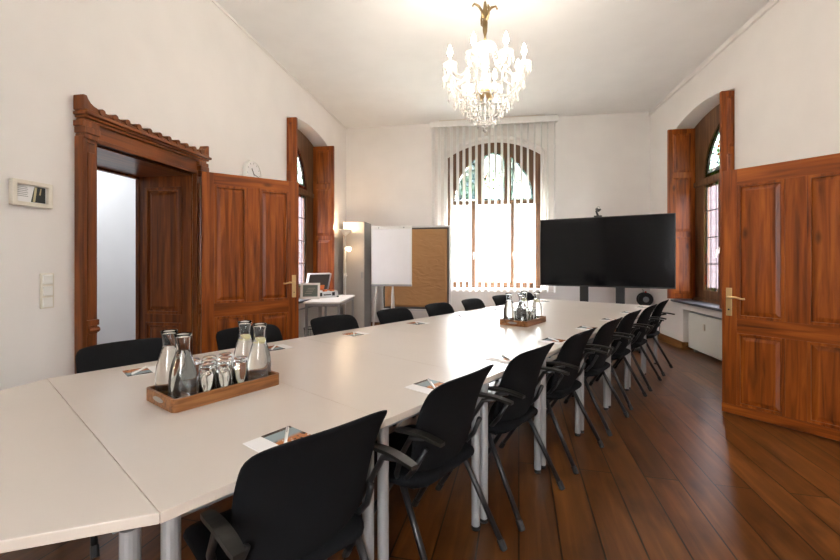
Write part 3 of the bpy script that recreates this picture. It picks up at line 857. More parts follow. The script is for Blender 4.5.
def make_chair():
    root = empty('conference_chair')
    ob('backrest', backrest_mesh(), M['fabric'], root, smooth=True, subsurf=1)
    ob('seat', seat_mesh(), M['fabric'], root, smooth=True, subsurf=1)
    for s in (-1, 1):
        for foot, knee in (((s*.238, -.15, .012), (s*.205, .075, .43)), ((s*.238, .37, .012), (s*.205, .105, .43))):
            bm = BM(); tube(bm, [foot, knee], .0135, 10); l = ob('leg', bm, M['blackmetal'], root, smooth=True)
            bm = BM(); tube(bm, [(foot[0]+(knee[0]-foot[0])*-.02, foot[1]+(knee[1]-foot[1])*-.02, .0), (foot[0]+(knee[0]-foot[0])*.07, foot[1]+(knee[1]-foot[1])*.07, .041)], .017, 10)
            ob('rubber_foot', bm, M['blackplastic'], l)
        bm = BM(); tube(bm, [(s*.205, .09, .42), (s*.235, .07, .46), (s*.262, .02, .56), (s*.266, -.03, .64), (s*.266, -.09, .656)], .011, 8)
        tube(bm, [(s*.205, .05, .43), (s*.215, -.01, .50), (s*.20, -.05, .58)], .011, 8)
        ob('arm_support', bm, M['blackmetal'], root, smooth=True)
        bm = BM(); n = 8; L_, U_ = [], []
        for i in range(n+1):
            t = i/n; y = -.180+.215*t; w = .018*(1-.25*abs(2*t-1)**4); z = .664+.010*math.sin(PI*t)
            L_.append((y, w, z))
        for (y0, w0, z0), (y1, w1, z1) in zip(L_, L_[1:]):
            vs = [bm.verts.new(p) for p in ((s*.268-w0, y0, z0), (s*.268+w0, y0, z0), (s*.268+w1, y1, z1), (s*.268-w1, y1, z1), (s*.268-w0, y0, z0-.013), (s*.268+w0, y0, z0-.013), (s*.268+w1, y1, z1-.013), (s*.268-w1, y1, z1-.013))]
            for f in ((0, 1, 2, 3), (7, 6, 5, 4), (0, 4, 5, 1), (2, 6, 7, 3), (1, 5, 6, 2), (0, 3, 7, 4)): bm.faces.new([vs[q] for q in f])
        bmesh.ops.remove_doubles(bm, verts=bm.verts[:], dist=1e-5)
        ob('armrest', bm, M['armpad'], root, smooth=False)
    bm = BM(); tube(bm, [(-.205, .09, .415), (.205, .09, .415)], .011, 8); box(bm, -.19, .19, .02, .30, .395, .408)
    ob('seat_frame', bm, M['blackmetal'], root)
    return root
chair = make_chair()
used = False
for side in (1, -1):
    for i in range(8):
        c = copy_tree(chair) if used else chair
        used = True
        du = .035 if (side == 1 and i < 2) else random.uniform(-.015, .015)
        p = T(side*(.785+random.uniform(-.008, .010)), -2.45+.7*i+du)
        c.location = (p[0], p[1], 0)
        c.rotation_euler = (0, 0, -TA+side*PI/2+R_(-4 if (side == 1 and i == 0) else random.uniform(-2, 2)))
        sd = 'right' if side == 1 else 'left'
        where = {0: 'nearest the camera', 7: 'at the far end'}.get(i, '%s from the near end' % ordn[i])
        nb = {(1, 1): ', full back in view', (-1, 0): ' before the doorway', (-1, 1): ' before the open left door', (-1, 2): ' before the white desk', (-1, 3): ' before the flip chart', (-1, 4): ' before the pinboard', (1, 7): ' by the right wall', (-1, 7): ', behind the far tray', (-1, 6): ', behind the far tray'}.get((side, i), '')
        tag(c, 'black chair, %s side of table, %s%s' % (sd, where, nb), 'chair', 'chairs along the %s side of the table' % sd)

# ------------------------------------------------------------------ brochures and pens
def make_brochure():
    root = empty('brochure')
    bm = BM(); box(bm, -.083, .083, -.074, .074, 0, .0022); ob('pad', bm, M['paper'], root)
    bm = BM(); box(bm, -.022, .083, -.070, .074, .0022, .0032); ob('printed_photo', bm, M['cardprint'], root)
    return root
def make_pen():
    root = empty('pen')
    bm = BM(); tube(bm, [(0, -.068, 0), (0, -.058, 0), (0, .066, 0), (0, .070, 0)], [.0018, .0048, .0052, .003], 10); ob('barrel', bm, M['penw'], root, smooth=True)
    bm = BM(); box(bm, -.0016, .0016, .022, .066, .0046, .0072); ob('clip', bm, M['steel'], root)
    return root
br0, pen0 = make_brochure(), make_pen()
first = True
for side in (1, -1):
    for i in range(8):
        b = br0 if first else copy_tree(br0); pn = pen0 if first else copy_tree(pen0); first = False
        y = -2.43+.7*i+random.uniform(-.03, .03)
        p = T(side*(.675 if side == 1 else .60), y); jit = R_(random.uniform(-5, 5))
        rz = -TA+(0 if side == 1 else PI)+jit
        # card long side runs along the table; header edge towards the table centre
        b.location = (p[0], p[1], TH); b.rotation_euler = (0, 0, rz+PI/2)
        q = T(side*(.675 if side == 1 else .60)-side*.0, y+.02*side)
        pn.location = (q[0], q[1], TH+.0032+.0052); pn.rotation_euler = (0, 0, rz+R_(90-38))
        sd = 'right' if side == 1 else 'left'
        w = {0: 'nearest the camera', 7: 'at the far end'}.get(i, '%s from the near end' % ordn[i])
        tag(b, 'white pad with printed photo before the %s-side chair %s' % (sd, w), 'brochure', 'brochures laid along the table')
        tag(pn, 'white pen lying on the %s-side brochure %s' % (sd, w), 'pen', 'pens on the brochures')

# ------------------------------------------------------------------ trays, carafes, glasses
def make_tray():
    root = empty('serving_tray')
    W, Dp, H, t = .455, .265, .050, .011
    def rr(w, d, r, n=5):
        pts = []
        for cx, cy, a0 in ((w/2-r, d/2-r, 0), (-w/2+r, d/2-r, 90), (-w/2+r, -d/2+r, 180), (w/2-r, -d/2+r, 270)):
            for k in range(n+1):
                a = R_(a0+90*k/n); pts.append((cx+r*math.cos(a), cy+r*math.sin(a)))
        return pts
    bm = BM(); slab(bm, rr(W-.004, Dp-.004, .02), [], .0, .009, 'xy'); ob('base', bm, M['traywood'], root)
    bm = BM(); slab(bm, rr(W, Dp, .022), [rr(W-2*t, Dp-2*t, .012)], .0085, H, 'xy'); slab(bm, rr(W, Dp, .022), [rr(W-2*t, Dp-2*t, .012)], .0, .0086, 'xy')
    ob('rim', bm, M['traywood'], root)
    for s in (-1, 1):
        bm = BM()
        pts = [(y, z) for y, z in [(.045*math.cos(a), .027+.0095*math.sin(a)) for a in [2*PI*k/16 for k in range(16)]]]
        slab(bm, pts, [], *sorted((s*(W/2-.001), s*(W/2+.0025))), 'yz'); ob('grip', bm, M['steel'], root)
    return root
def make_carafe(lem):
    root = empty('carafe')
    outer = [(0, 0), (.044, 0), (.050, .006), (.0535, .03), (.0535, .085), (.050, .115), (.040, .150), (.029, .178), (.0255, .195), (.0265, .215), (.031, .235), (.034, .248)]
    inner = [(.0325, .2475), (.029, .235), (.0245, .215), (.0235, .195), (.0268, .178), (.0378, .150), (.0478, .115), (.0513, .085), (.0513, .03), (.046, .010), (0, .008)]
    bm = BM(); lathe(bm, outer+inner, 28); ob('vessel', bm, M['glass'], root, smooth=True)
    wl = .190
    bm = BM(); lathe(bm, [(0, .0072), (.0465, .0095), (.0520, .03), (.0520, .085), (.0485, .115), (.0385, .150), (.0275, .178), (.0242, wl), (0, wl)], 28); ob('water', bm, M['water'], root, smooth=True)
    if lem:
        for k in range(2):
            bm = BM(); lathe(bm, [(0, 0), (.020, 0), (.020, .004), (0, .004)], 18)
            ob('lemon_slice', bm, M['lemon'], root, loc=(.002-.004*k, .003*k, .176-.012*k), rot=(R_(18-30*k), R_(12), 0))
    return root
def make_glass():
    root = empty('drinking_glass')                                   # standing upside down
    prof = [(.0345, 0), (.0295, .107), (.0280, .113), (0, .113)]
    inn = [(0, .100), (.0272, .098), (.0327, 0)]
    bm = BM(); lathe(bm, prof+inn+[(.0345, 0)], 20); bmesh.ops.remove_doubles(bm, verts=bm.verts[:], dist=1e-6)
    ob('tumbler', bm, M['glass'], root, smooth=False)
    for p in root.children[0].data.polygons: p.use_smooth = abs(p.normal.z) < .6
    return root
ca, cl, gl0, tr0 = make_carafe(False), make_carafe(True), make_glass(), make_tray()
first = True; fa = fl = fg = True
def P2(cx, cy, a, x, y):
    c, s = math.cos(a), math.sin(a); return (cx+c*x-s*y, cy+s*x+c*y)
trays = [('near', (.022, -2.352), PI/2-TA+R_(4)), ('far', (.125, .34), PI/2-TA+R_(2))]
for nm, (tx, ty), a in trays:
    t = tr0 if first else copy_tree(tr0); first = False
    c = T(tx, ty); t.location = (c[0], c[1], TH); t.rotation_euler = (0, 0, a)
    tag(t, 'walnut serving tray with carafes on the %s' % ('near part of the table' if nm == 'near' else 'far part of the table'), 'tray', 'serving trays on the table')
    zt = TH+.0092
    # tray local x runs along the table (positive = away), y = towards the left side
    for k, (x, y, lem, lb) in enumerate(((-.163, -.060, 0, 'at near end, front of the pair'), (-.163, .064, 0, 'at near end, back of the pair'), (.164, -.060, 1, 'with lemon, at far end, front of the pair'), (.164, .064, 1, 'with lemon, at far end, back of the pair'))):
        if lem: o = cl if fl else copy_tree(cl); fl = False
        else: o = ca if fa else copy_tree(ca); fa = False
        q = P2(c[0], c[1], a, x, y); o.location = (q[0], q[1], zt); o.rotation_euler = (0, 0, random.uniform(0, 6)); o.scale = (.93, .93, 1.09)
        tag(o, 'water carafe on the %s tray, %s' % (nm, lb), 'carafe', 'carafes on the trays')
    spots = [(-.072+.072*k, -.062+.124*r, ('front', 'back')[r]+' row, '+('nearest', 'middle', 'farthest')[k]) for r in range(2) for k in range(3)]
    spots += [(-.036, .0, 'middle row, nearer'), (.036, .0, 'middle row, farther')]
    for k, (x, y, lb) in enumerate(spots):
        o = gl0 if fg else copy_tree(gl0); fg = False
        q = P2(c[0], c[1], a, x+random.uniform(-.002, .002), y); o.location = (q[0], q[1], zt); o.scale = (.96, .96, 1.18)
        tag(o, 'upturned tumbler on the %s tray, %s' % (nm, lb), 'glass', 'upturned tumblers on the %s tray' % nm)

# ------------------------------------------------------------------ chandelier
CX, CY = 0.0, 3.62
ch = empty('chandelier', (CX, CY, CH), 0, 'crystal chandelier with lit candle bulbs hanging from the ceiling', 'chandelier')
def zz(v): return v-CH                     # heights relative to the ceiling mount
bm = BM(); lathe(bm, [(0, 0), (.06, 0), (.055, -.02), (.02, -.05), (0, -.05)], 20); ob('ceiling_rose', bm, M['oldbrass'], ch, smooth=True)
bm = BM()
n = 9
for k in range(n):
    z0 = zz(3.95)-k*.043
    if k % 2: tube(bm, [(.011*math.cos(t), 0, z0+.027*math.sin(t)) for t in [2*PI*j/10 for j in range(11)]], .0035, 6, caps=False)
    else: tube(bm, [(0, .011*math.cos(t), z0+.027*math.sin(t)) for t in [2*PI*j/10 for j in range(11)]], .0035, 6, caps=False)
ob('chain', bm, M['oldbrass'], ch, smooth=True)
bm = BM(); lathe(bm, [(0, zz(3.60)), (.012, zz(3.60)), (.016, zz(3.56)), (.022, zz(3.52)), (.018, zz(3.46)), (.024, zz(3.42)), (.02, zz(3.34)), (.010, zz(3.30)), (.012, zz(3.22)), (0, zz(3.22))], 16); ob('top_stem', bm, M['oldbrass'], ch, smooth=True)
for k in range(4):
    t = R_(20+90*k); bm = BM()
    pts = [(.015, 3.44), (.05, 3.42), (.085, 3.45), (.095, 3.50), (.075, 3.53), (.055, 3.51)] if k % 2 else [(.015, 3.46), (.03, 3.52), (.06, 3.56), (.10, 3.575), (.115, 3.55)]
    tube(bm, [(r*math.cos(t), r*math.sin(t), zz(z)) for r, z in pts], [.011, .012, .012, .010, .008, .005][:len(pts)], 8)
    ob('brass_leaf', bm, M['oldbrass'], ch, smooth=True)
bm = BM(); lathe(bm, [(0, zz(3.24)), (.03, zz(3.235)), (.09, zz(3.215)), (.10, zz(3.20)), (.03, zz(3.20)), (.022, zz(3.16)), (.035, zz(3.08)), (.02, zz(3.0)), (.03, zz(2.94)), (.05, zz(2.88)), (.09, zz(2.82)), (.10, zz(2.80)), (.04, zz(2.77)), (.02, zz(2.72)), (0, zz(2.70))], 20); ob('glass_stem', bm, M['crystal'], ch, smooth=True)
bm = BM(); lathe(bm, [(.03, zz(2.84)), (.085, zz(2.80)), (.10, zz(2.775)), (.07, zz(2.75)), (.02, zz(2.74))], 20); ob('brass_bowl', bm, M['brass'], ch, smooth=True)
def pend(parent, c, r=.012, h=.055, name='pendant'):
    bm = BM(); gem(bm, (0, 0, 0), r, h, 6); o = ob(name, bm, M['crystal'], parent, loc=c); return o
NA = 8
pm = None
for k in range(NA):
    t = 2*PI*(k+.5)/NA + .12
    arm = empty('arm', (0, 0, 0), t, parent=ch)
    bm = BM(); tube(bm, [(.05, 0, zz(2.80)), (.12, 0, zz(2.745)), (.20, 0, zz(2.745)), (.28, 0, zz(2.80)), (.325, 0, zz(2.90)), (.34, 0, zz(2.97))], [.011, .011, .010, .010, .009, .009], 8)
    ob('glass_tube', bm, M['crystal'], arm, smooth=True)
    bm = BM(); lathe(bm, [(0, zz(2.965)), (.02, zz(2.965)), (.055, zz(2.985)), (.06, zz(2.995)), (.05, zz(2.99)), (.018, zz(2.975)), (0, zz(2.975))], 16, (.34, 0, 0)); ob('drip_pan', bm, M['crystal'], arm, smooth=True)
    bm = BM(); lathe(bm, [(0, zz(2.975)), (.013, zz(2.975)), (.0125, zz(3.055)), (0, zz(3.055))], 12, (.34, 0, 0)); ob('candle_sleeve', bm, M['whitepl'], arm)
    bm = BM(); lathe(bm, [(0, zz(3.055)), (.010, zz(3.058)), (.021, zz(3.082)), (.019, zz(3.108)), (.009, zz(3.14)), (0, zz(3.16))], 12, (.34, 0, 0)); ob('candle_bulb', bm, M['bulb'], arm, smooth=True)
    for j in range(6):
        s_ = 2*PI*j/6; pend(arm, (.34+.056*math.cos(s_), .056*math.sin(s_), zz(2.985)), .014, .085, 'drop')
    pend(arm, (.34, 0, zz(2.955)), .018, .12, 'drop'); pend(arm, (.34, 0, zz(2.83)), .013, .07, 'drop'); pend(arm, (.28, 0, zz(2.785)), .014, .10, 'drop'); pend(arm, (.20, 0, zz(2.73)), .014, .10, 'drop')
    # bead strand from the top dish down to the drip pan, swagged
    bm = BM()
    for j in range(26):
        f = j/25; r = .09+.25*f; z = 3.20-.21*f-.17*math.sin(PI*f)*.9
        gem(bm, (r, 0, zz(z)), .0095, .019, 6)
    ob('bead_strand', bm, M['crystal'], ch, rot=(0, 0, t))
    bm = BM()
    for j in range(21):
        f = j/20; aa = (2*PI/NA)*f; r = .30+.04*abs(2*f-1); z = 2.93-.10*math.sin(PI*f)
        gem(bm, (r*math.cos(aa), r*math.sin(aa), zz(z)), .0095, .019, 6)
    ob('bead_swag', bm, M['crystal'], ch, rot=(0, 0, t))
    l = bpy.data.lights.new('candle_bulb_light', 'POINT'); l.energy = 2.3; l.color = (1, .92, .84); l.shadow_soft_size = .02
    lo = bpy.data.objects.new('candle_bulb_light', l); COL.objects.link(lo)
    lo.location = (CX+.34*math.cos(t), CY+.34*math.sin(t), 3.175)
for r, z, n, h in ((.25, 2.80, 18, .10), (.21, 2.72, 16, .095), (.155, 2.645, 12, .09), (.09, 2.575, 8, .08)):
    bm = BM(); tube(bm, [(r*math.cos(2*PI*j/24), r*math.sin(2*PI*j/24), zz(z)) for j in range(25)], .003, 6, caps=False); ob('basket_ring', bm, M['steel'], ch, smooth=True)
    for j in range(n):
        s_ = 2*PI*j/n; pend(ch, (r*math.cos(s_), r*math.sin(s_), zz(z)), .013, h)
for k in range(10):
    bm = BM(); t = 2*PI*k/10
    pr = [(.25, 2.80), (.21, 2.72), (.155, 2.645), (.09, 2.575), (.0, 2.52)]
    for (r0, z0), (r1, z1) in zip(pr, pr[1:]):
        for j in range(7):
            f = j/7; gem(bm, ((r0+(r1-r0)*f)*math.cos(t), (r0+(r1-r0)*f)*math.sin(t), zz(z0+(z1-z0)*f-.02*math.sin(PI*f))), .0095, .019, 6)
    ob('basket_strand', bm, M['crystal'], ch)
pend(ch, (0, 0, zz(2.50)), .022, .06, 'finial')

# ------------------------------------------------------------------ screen on its stand
tv = empty('display_screen', (0, 0, 0), 0, 'large black flat screen on twin black columns at the far right', 'screen')
tl, trr = Vector((.885, 6.826)), Vector((2.635, 6.146))
tc_ = (tl+trr)/2; tw = (trr-tl).length; ta = math.atan2(trr.y-tl.y, trr.x-tl.x)
tv.location = (tc_.x, tc_.y, 0); tv.rotation_euler = (0, 0, ta)
z0, z1 = .922, 1.992
bm = BM(); box(bm, -tw/2, tw/2, 0, .055, z0, z1); ob('housing', bm, M['blackplastic'], tv, bevel=.006)
bm = BM(); box(bm, -tw/2+.012, tw/2-.012, -.002, .002, z0+.02, z1-.012); ob('screen_glass', bm, M['screen'], tv)
for x in (-.275, .235):
    bm = BM(); box(bm, x-.062, x+.062, .055, .115, .08, 1.6); ob('column', bm, M['blackplastic'], tv, bevel=.01)
bm = BM(); box(bm, -.55, .55, -.15, .32, .04, .08); ob('base', bm, M['blackplastic'], tv, bevel=.01)
for x in (-.5, .5):
    for y in (-.11, .28):
        bm = BM(); tube(bm, [(x-.012, y, .022), (x+.012, y, .022)], .022, 12); ob('caster', bm, M['blackplastic'], tv)
# camera on top of it
wc = empty('webcam', (tc_.x-.06*math.cos(ta), tc_.y-.06*math.sin(ta)+.02, 1.992), ta, 'small black camera on top of the big screen', 'webcam')
bm = BM(); box(bm, -.055, .055, -.03, .03, 0, .022); ob('base', bm, M['blackplastic'], wc, bevel=.006)
bm = BM(); tube(bm, [(.0, 0, .02), (-.012, 0, .05), (-.022, 0, .085), (-.01, 0, .115)], .016, 8); ob('arm', bm, M['blackplastic'], wc, smooth=True)
bm = BM(); tube(bm, [(-.02, .01, .125), (.012, -.02, .095), (.04, -.03, .115)], [.022, .022, .014], 10); ob('camera_head', bm, M['blackplastic'], wc, smooth=True)
bm = BM(); tube(bm, [(.022*math.cos(t)+.005, 0, .135+.024*math.sin(t)) for t in [R_(10)+R_(170)*j/8 for j in range(9)]], .0035, 6); ob('loop', bm, M['steel'], wc)

# cable reel below the screen
cr = empty('cable_reel', (2.79, YF-.11, .645), 0, 'round black cable reel hanging on the far wall under the screen', 'cable reel')
bm = BM()
for y in (-.09, .05): lathe(bm, [(0, 0), (.125, 0), (.13, .006), (.125, .014), (0, .014)], 28); 
bm.free()
for y in (-.045, .055):
    bm = BM(); lathe(bm, [(.05, 0), (.115, 0), (.122, .006), (.115, .012), (.05, .012), (.05, 0)], 28); ob('flange', bm, M['blackplastic'], cr, loc=(0, y, 0), rot=(R_(90), 0, 0))
bm = BM(); lathe(bm, [(.0, 0), (.095, 0), (.1, .02), (.095, .04), (.1, .06), (.095, .085), (0, .085)], 24); ob('wound_cable', bm, M['blackplastic'], cr, loc=(0, .045, 0), rot=(R_(90), 0, 0), smooth=True)
bm = BM(); lathe(bm, [(0, 0), (.05, 0), (.05, .014), (.03, .02), (0, .02)], 20); ob('socket_disc', bm, M['greysteel'], cr, loc=(0, -.05, 0), rot=(R_(90), 0, 0))
bm = BM(); box(bm, -.014, .014, -.05, -.03, .10, .145); ob('switch', bm, M['redpl'], cr, bevel=.004)
bm = BM(); tube(bm, [(0, .06, .10), (0, .075, .16), (0, .108, .17)], .008, 8); ob('hook', bm, M['steel'], cr)
# wall cable and socket
wcb = empty('wall_socket', (XR, 7.35, .42), 0, 'white double socket with hanging cable low on the right wall', 'socket')
bm = BM(); box(bm, -.012, 0, -.04, .04, -.08, .08); ob('plate', bm, M['whitepl'], wcb, bevel=.004)
bm = BM(); tube(bm, [(-.012, 0, .03), (-.05, -.01, .03), (-.055, -.03, -.05), (-.04, -.06, -.18), (-.045, -.04, -.30), (-.05, .03, -.405)], .006, 6); ob('cable', bm, M['blackplastic'], wcb, smooth=True)

# ------------------------------------------------------------------ pinboard and flip chart
pb = empty('pinboard', (-1.245, 7.25, 0), R_(-1), 'pinboard covered in brown packing paper with a light frame', 'pinboard')
W2 = .625
bm = BM(); box(bm, -W2+.02, W2-.02, -.008, .012, .45, 1.93); ob('board', bm, M['caseinner'], pb)
bm = BM(); nx, nz = 24, 28
vg = [[bm.verts.new((-.575+1.15*i/nx, -.011-.006*random.random(), .49+1.41*j/nz)) for i in range(nx+1)] for j in range(nz+1)]
for j in range(nz):
    for i in range(nx): bm.faces.new((vg[j][i], vg[j][i+1], vg[j+1][i+1], vg[j+1][i]))
o = ob('brown_paper', bm, M['kraft'], pb, smooth=True); o.modifiers.new('th', 'SOLIDIFY').thickness = .001
bm = BM()
for s in (-1, 1): box(bm, s*W2-.018, s*W2+.018, -.018, .018, .03, 1.965)
box(bm, -W2+.018, W2-.018, -.018, .018, 1.93, 1.965); box(bm, -W2+.018, W2-.018, -.018, .018, .415, .45)
ob('frame', bm, M['lightsteel'], pb, bevel=.004)
for s in (-1, 1):
    bm = BM(); box(bm, s*W2-.02, s*W2+.02, -.24, .24, 0, .03); ob('foot', bm, M['steel'], pb, bevel=.004)

fc = empty('flip_chart', (-1.605, 6.86, 0), R_(2), 'white flip chart with blank paper pad in front of the pinboard', 'flip chart')
bm = BM(); box(bm, -.355, .355, 0, .02, .90, 1.935); ob('board', bm, M['whitepl'], fc, rot=(R_(0), 0, 0), bevel=.004)
bm = BM()
for k in range(4): box(bm, -.335+.002*k, .335-.001*k, -.004-.003*k, -.002-.003*k, .935+.008*k*(1 if k < 3 else 1), 1.90)
ob('paper_pad', bm, M['paper'], fc)
bm = BM(); box(bm, -.345, .345, -.022, 0, 1.875, 1.92); ob('clamp_bar', bm, M['whitepl'], fc, bevel=.005)
bm = BM(); box(bm, -.36, .36, -.06, 0, .885, .905); box(bm, -.36, .36, -.062, -.056, .885, .92); ob('pen_tray', bm, M['steel'], fc, bevel=.002)
for x in (-.22, .22):
    bm = BM(); tube(bm, [(x, -.02, 1.9), (x, -.034, 1.9)], .012, 10); ob('peg', bm, M['steel'], fc)
for p in ((-.30, -.18), (.0, -.13), (.02, .26)):
    q = (-.28, .03) if p[0] < -.1 else (.015, .03)
    bm = BM(); tube(bm, [(q[0], q[1], 1.0), (q[0]*.98, q[1], .88), (p[0], p[1], .01)], .016, 10); ob('leg', bm, M['whitepl'], fc, smooth=True)

# ------------------------------------------------------------------ cabinet and floor lamp
cb_ = empty('cabinet', (-2.40, 7.42, 0), 0, 'tall narrow grey cabinet standing in the far left corner', 'cabinet')
bm = BM(); box(bm, -.205, .205, -.215, .215, .03, 2.05); ob('body', bm, M['cabshade'], cb_, bevel=.004)
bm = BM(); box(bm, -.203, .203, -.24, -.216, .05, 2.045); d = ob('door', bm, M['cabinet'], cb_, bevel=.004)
bm = BM(); box(bm, .15, .17, -.262, -.24, 1.0, 1.12); ob('handle', bm, M['steel'], d, bevel=.003)
bm = BM(); box(bm, -.195, .195, -.20, .20, 0, .03); ob('plinth', bm, M['blackplastic'], cb_)
lp = empty('floor_lamp', (-2.50, 7.02, 0), 0, 'slim silver uplighter floor lamp with lit reading arm by the cabinet', 'floor lamp')
bm = BM(); lathe(bm, [(0, 0), (.125, 0), (.125, .012), (.03, .028), (.012, .04), (0, .04)], 28); ob('base', bm, M['steel'], lp, smooth=True)
bm = BM(); tube(bm, [(0, 0, .035), (0, 0, 1.80)], .0125, 12); ob('pole', bm, M['lightsteel'], lp, smooth=True)
bm = BM(); lathe(bm, [(.013, 1.78), (.02, 1.79), (.05, 1.815), (.105, 1.87), (.115, 1.895), (.111, 1.895), (.09, 1.865), (.04, 1.82), (0, 1.805)], 28); ob('uplight_bowl', bm, M['lightsteel'], lp, smooth=True)
bm = BM(); lathe(bm, [(0, 1.822), (.035, 1.826), (.045, 1.842), (.03, 1.86), (0, 1.865)], 16); ob('bulb', bm, M['lampglow'], lp, smooth=True)
bm = BM(); tube(bm, [(0, 0, 1.30), (.03, -.02, 1.36), (.045, -.03, 1.48), (.05, -.035, 1.53)], .006, 8); ob('reading_arm', bm, M['steel'], lp, smooth=True)
bm = BM(); tube(bm, [(.02, -.02, 1.555), (.05, -.04, 1.545), (.10, -.06, 1.535)], [.02, .032, .042], 14); ob('reading_shade', bm, M['lampglow'], lp, smooth=True)
bm = BM(); tube(bm, [(0, 0, 1.02), (0, 0, 1.10)], .022, 12); tube(bm, [(0, 0, 1.06), (.035, -.02, 1.06)], .010, 8); ob('dimmer', bm, M['whitepl'], lp, smooth=True)
for loc, e, r in (((-2.50, 7.02, 1.93), 5, .05), ((-2.38, 6.93, 1.50), .8, .03)):
    l = bpy.data.lights.new('floor_lamp_light', 'POINT'); l.energy = e; l.color = (1, .72, .45); l.shadow_soft_size = r
    lo = bpy.data.objects.new('floor_lamp_light', l); COL.objects.link(lo); lo.location = loc

# ------------------------------------------------------------------ desk with case and framed sign, waste basket
dk = empty('side_desk', (-2.367, 6.013, 0), R_(8.5), 'white desk standing under the left window', 'desk')
bm = BM(); box(bm, -.26, .26, -.61, .61, .715, .74); ob('desktop', bm, M['whitepl'], dk, bevel=.003)
for sx in (-.23, .23):
    for sy in (-.56, .56):
        bm = BM(); box(bm, sx-.017, sx+.017, sy-.017, sy+.017, 0, .715); ob('leg', bm, M['steel'], dk, bevel=.003)
bm = BM(); box(bm, -.22, .22, -.57, -.55, .67, .714); box(bm, -.22, .22, .55, .57, .67, .714); box(bm, .22, .24, -.55, .55, .67, .714); box(bm, -.24, -.22, -.55, .55, .67, .714); ob('underframe', bm, M['steel'], dk)
cs = empty('presentation_case', (-2.58, 6.12, .741), R_(58), 'open silver case with black latches standing on the white desk', 'case')
bm = BM(); box(bm, -.21, .21, -.15, .15, 0, .012)
for a in ((-.21, .21, -.15, -.138), (-.21, .21, .138, .15), (-.21, -.198, -.138, .138), (.198, .21, -.138, .138)): box(bm, *a, .012, .10)
ob('shell', bm, M['silver'], cs, bevel=.006)
bm = BM(); box(bm, -.197, .197, -.137, .137, .012, .085); ob('foam', bm, M['caseinner'], cs)
random.seed(3)
for k in range(5):
    x = -.16+.07*k; bm = BM(); box(bm, x, x+.05, -.11+.02*(k % 2), .09, .085, .105+.01*(k % 3)); ob('card_set', bm, [M['orange'], M['paper']][k % 2], cs, bevel=.002)
for x in (-.12, .12):
    bm = BM(); box(bm, x-.025, x+.025, -.158, -.15, .03, .085); ob('latch', bm, M['blackplastic'], cs, bevel=.003)
bm = BM(); tube(bm, [(-.06, -.15, .05), (-.055, -.172, .05), (.055, -.172, .05), (.06, -.15, .05)], .008, 8); ob('handle', bm, M['blackplastic'], cs)
for x in (-.205, .205):
    for y in (-.145, .145):
        bm = BM(); box(bm, x-.016, x+.016, y-.016, y+.016, .0, .022); ob('corner_guard', bm, M['blackplastic'], cs, bevel=.004)
lid = empty('lid', (0, .15, .10), parent=cs); lid.rotation_euler = (R_(18), 0, 0)
bm = BM(); box(bm, -.21, .21, .0, .012, 0, .30)
for a in ((-.21, .21, 0, .012), (-.21, .21, .288, .30)): box(bm, a[0], a[1], -.045, 0, a[2], a[3])
for a in ((-.21, -.198), (.198, .21)): box(bm, a[0], a[1], -.045, 0, .012, .288)
ob('lid_shell', bm, M['silver'], lid, bevel=.004)
bm = BM(); box(bm, -.196, .196, -.02, -.002, .014, .286); ob('lid_foam', bm, M['caseinner'], lid)
bm = BM(); box(bm, -.13, .13, -.026, -.02, .03, .10); ob('lid_card', bm, M['orange'], lid)
fs = empty('framed_sign', (-2.60, 5.74, .745), R_(20), 'white framed grey-green picture leaning at the front of the desk', 'picture')
fs.rotation_euler = (R_(-14), 0, R_(20)); fs.scale = (1.1, 1.0, 1.05)
bm = BM(); slab(bm, rect(-.13, .13, 0, .235), [rect(-.098, .098, .035, .205)], -.010, .010); ob('frame', bm, M['whitepl'], fs, bevel=.003)
bm = BM(); box(bm, -.10, .10, -.002, .008, .033, .207); ob('picture', bm, M['greenpic'], fs)
bm = BM(); 
for k in range(4): box(bm, -.07+.012*k, .02+.015*k, -.004, -.002, .08+.025*k, .086+.025*k)
ob('print_lines', bm, M['cabinet'], fs)
bm = BM(); box(bm, -.02, .02, .010, .018, .0, .20); o = ob('strut', bm, M['whitepl'], fs, rot=(R_(0), 0, 0))

wb = empty('waste_basket', (-2.58, 5.80, 0), 0, 'dark wire mesh waste basket on the floor below the desk', 'waste basket')
bm = BM(); nseg, nr = 30, 12
def rad(z): return .105+.03*z/.30
for k in range(nseg):
    t = 2*PI*k/nseg; tube(bm, [(rad(0)*math.cos(t), rad(0)*math.sin(t), .005), (rad(.3)*math.cos(t), rad(.3)*math.sin(t), .30)], .0018, 4)
for j in range(nr):
    z = .01+.29*j/(nr-1); tube(bm, [(rad(z)*math.cos(2*PI*k/24), rad(z)*math.sin(2*PI*k/24), z) for k in range(25)], .0016, 4, caps=False)
ob('mesh_side', bm, M['blackmetal'], wb)
bm = BM(); tube(bm, [(.136*math.cos(2*PI*k/24), .136*math.sin(2*PI*k/24), .302) for k in range(25)], .006, 8, caps=False); ob('rim', bm, M['blackmetal'], wb, smooth=True)
bm = BM(); lathe(bm, [(0, 0), (.106, 0), (.106, .006), (0, .006)], 24); ob('bottom', bm, M['blackmetal'], wb)

# ------------------------------------------------------------------ things on the left wall
pf = empty('picture_frame', (XL, 2.065, 1.716), PI/2, 'small cream framed picture on the wall left of the doorway', 'picture')
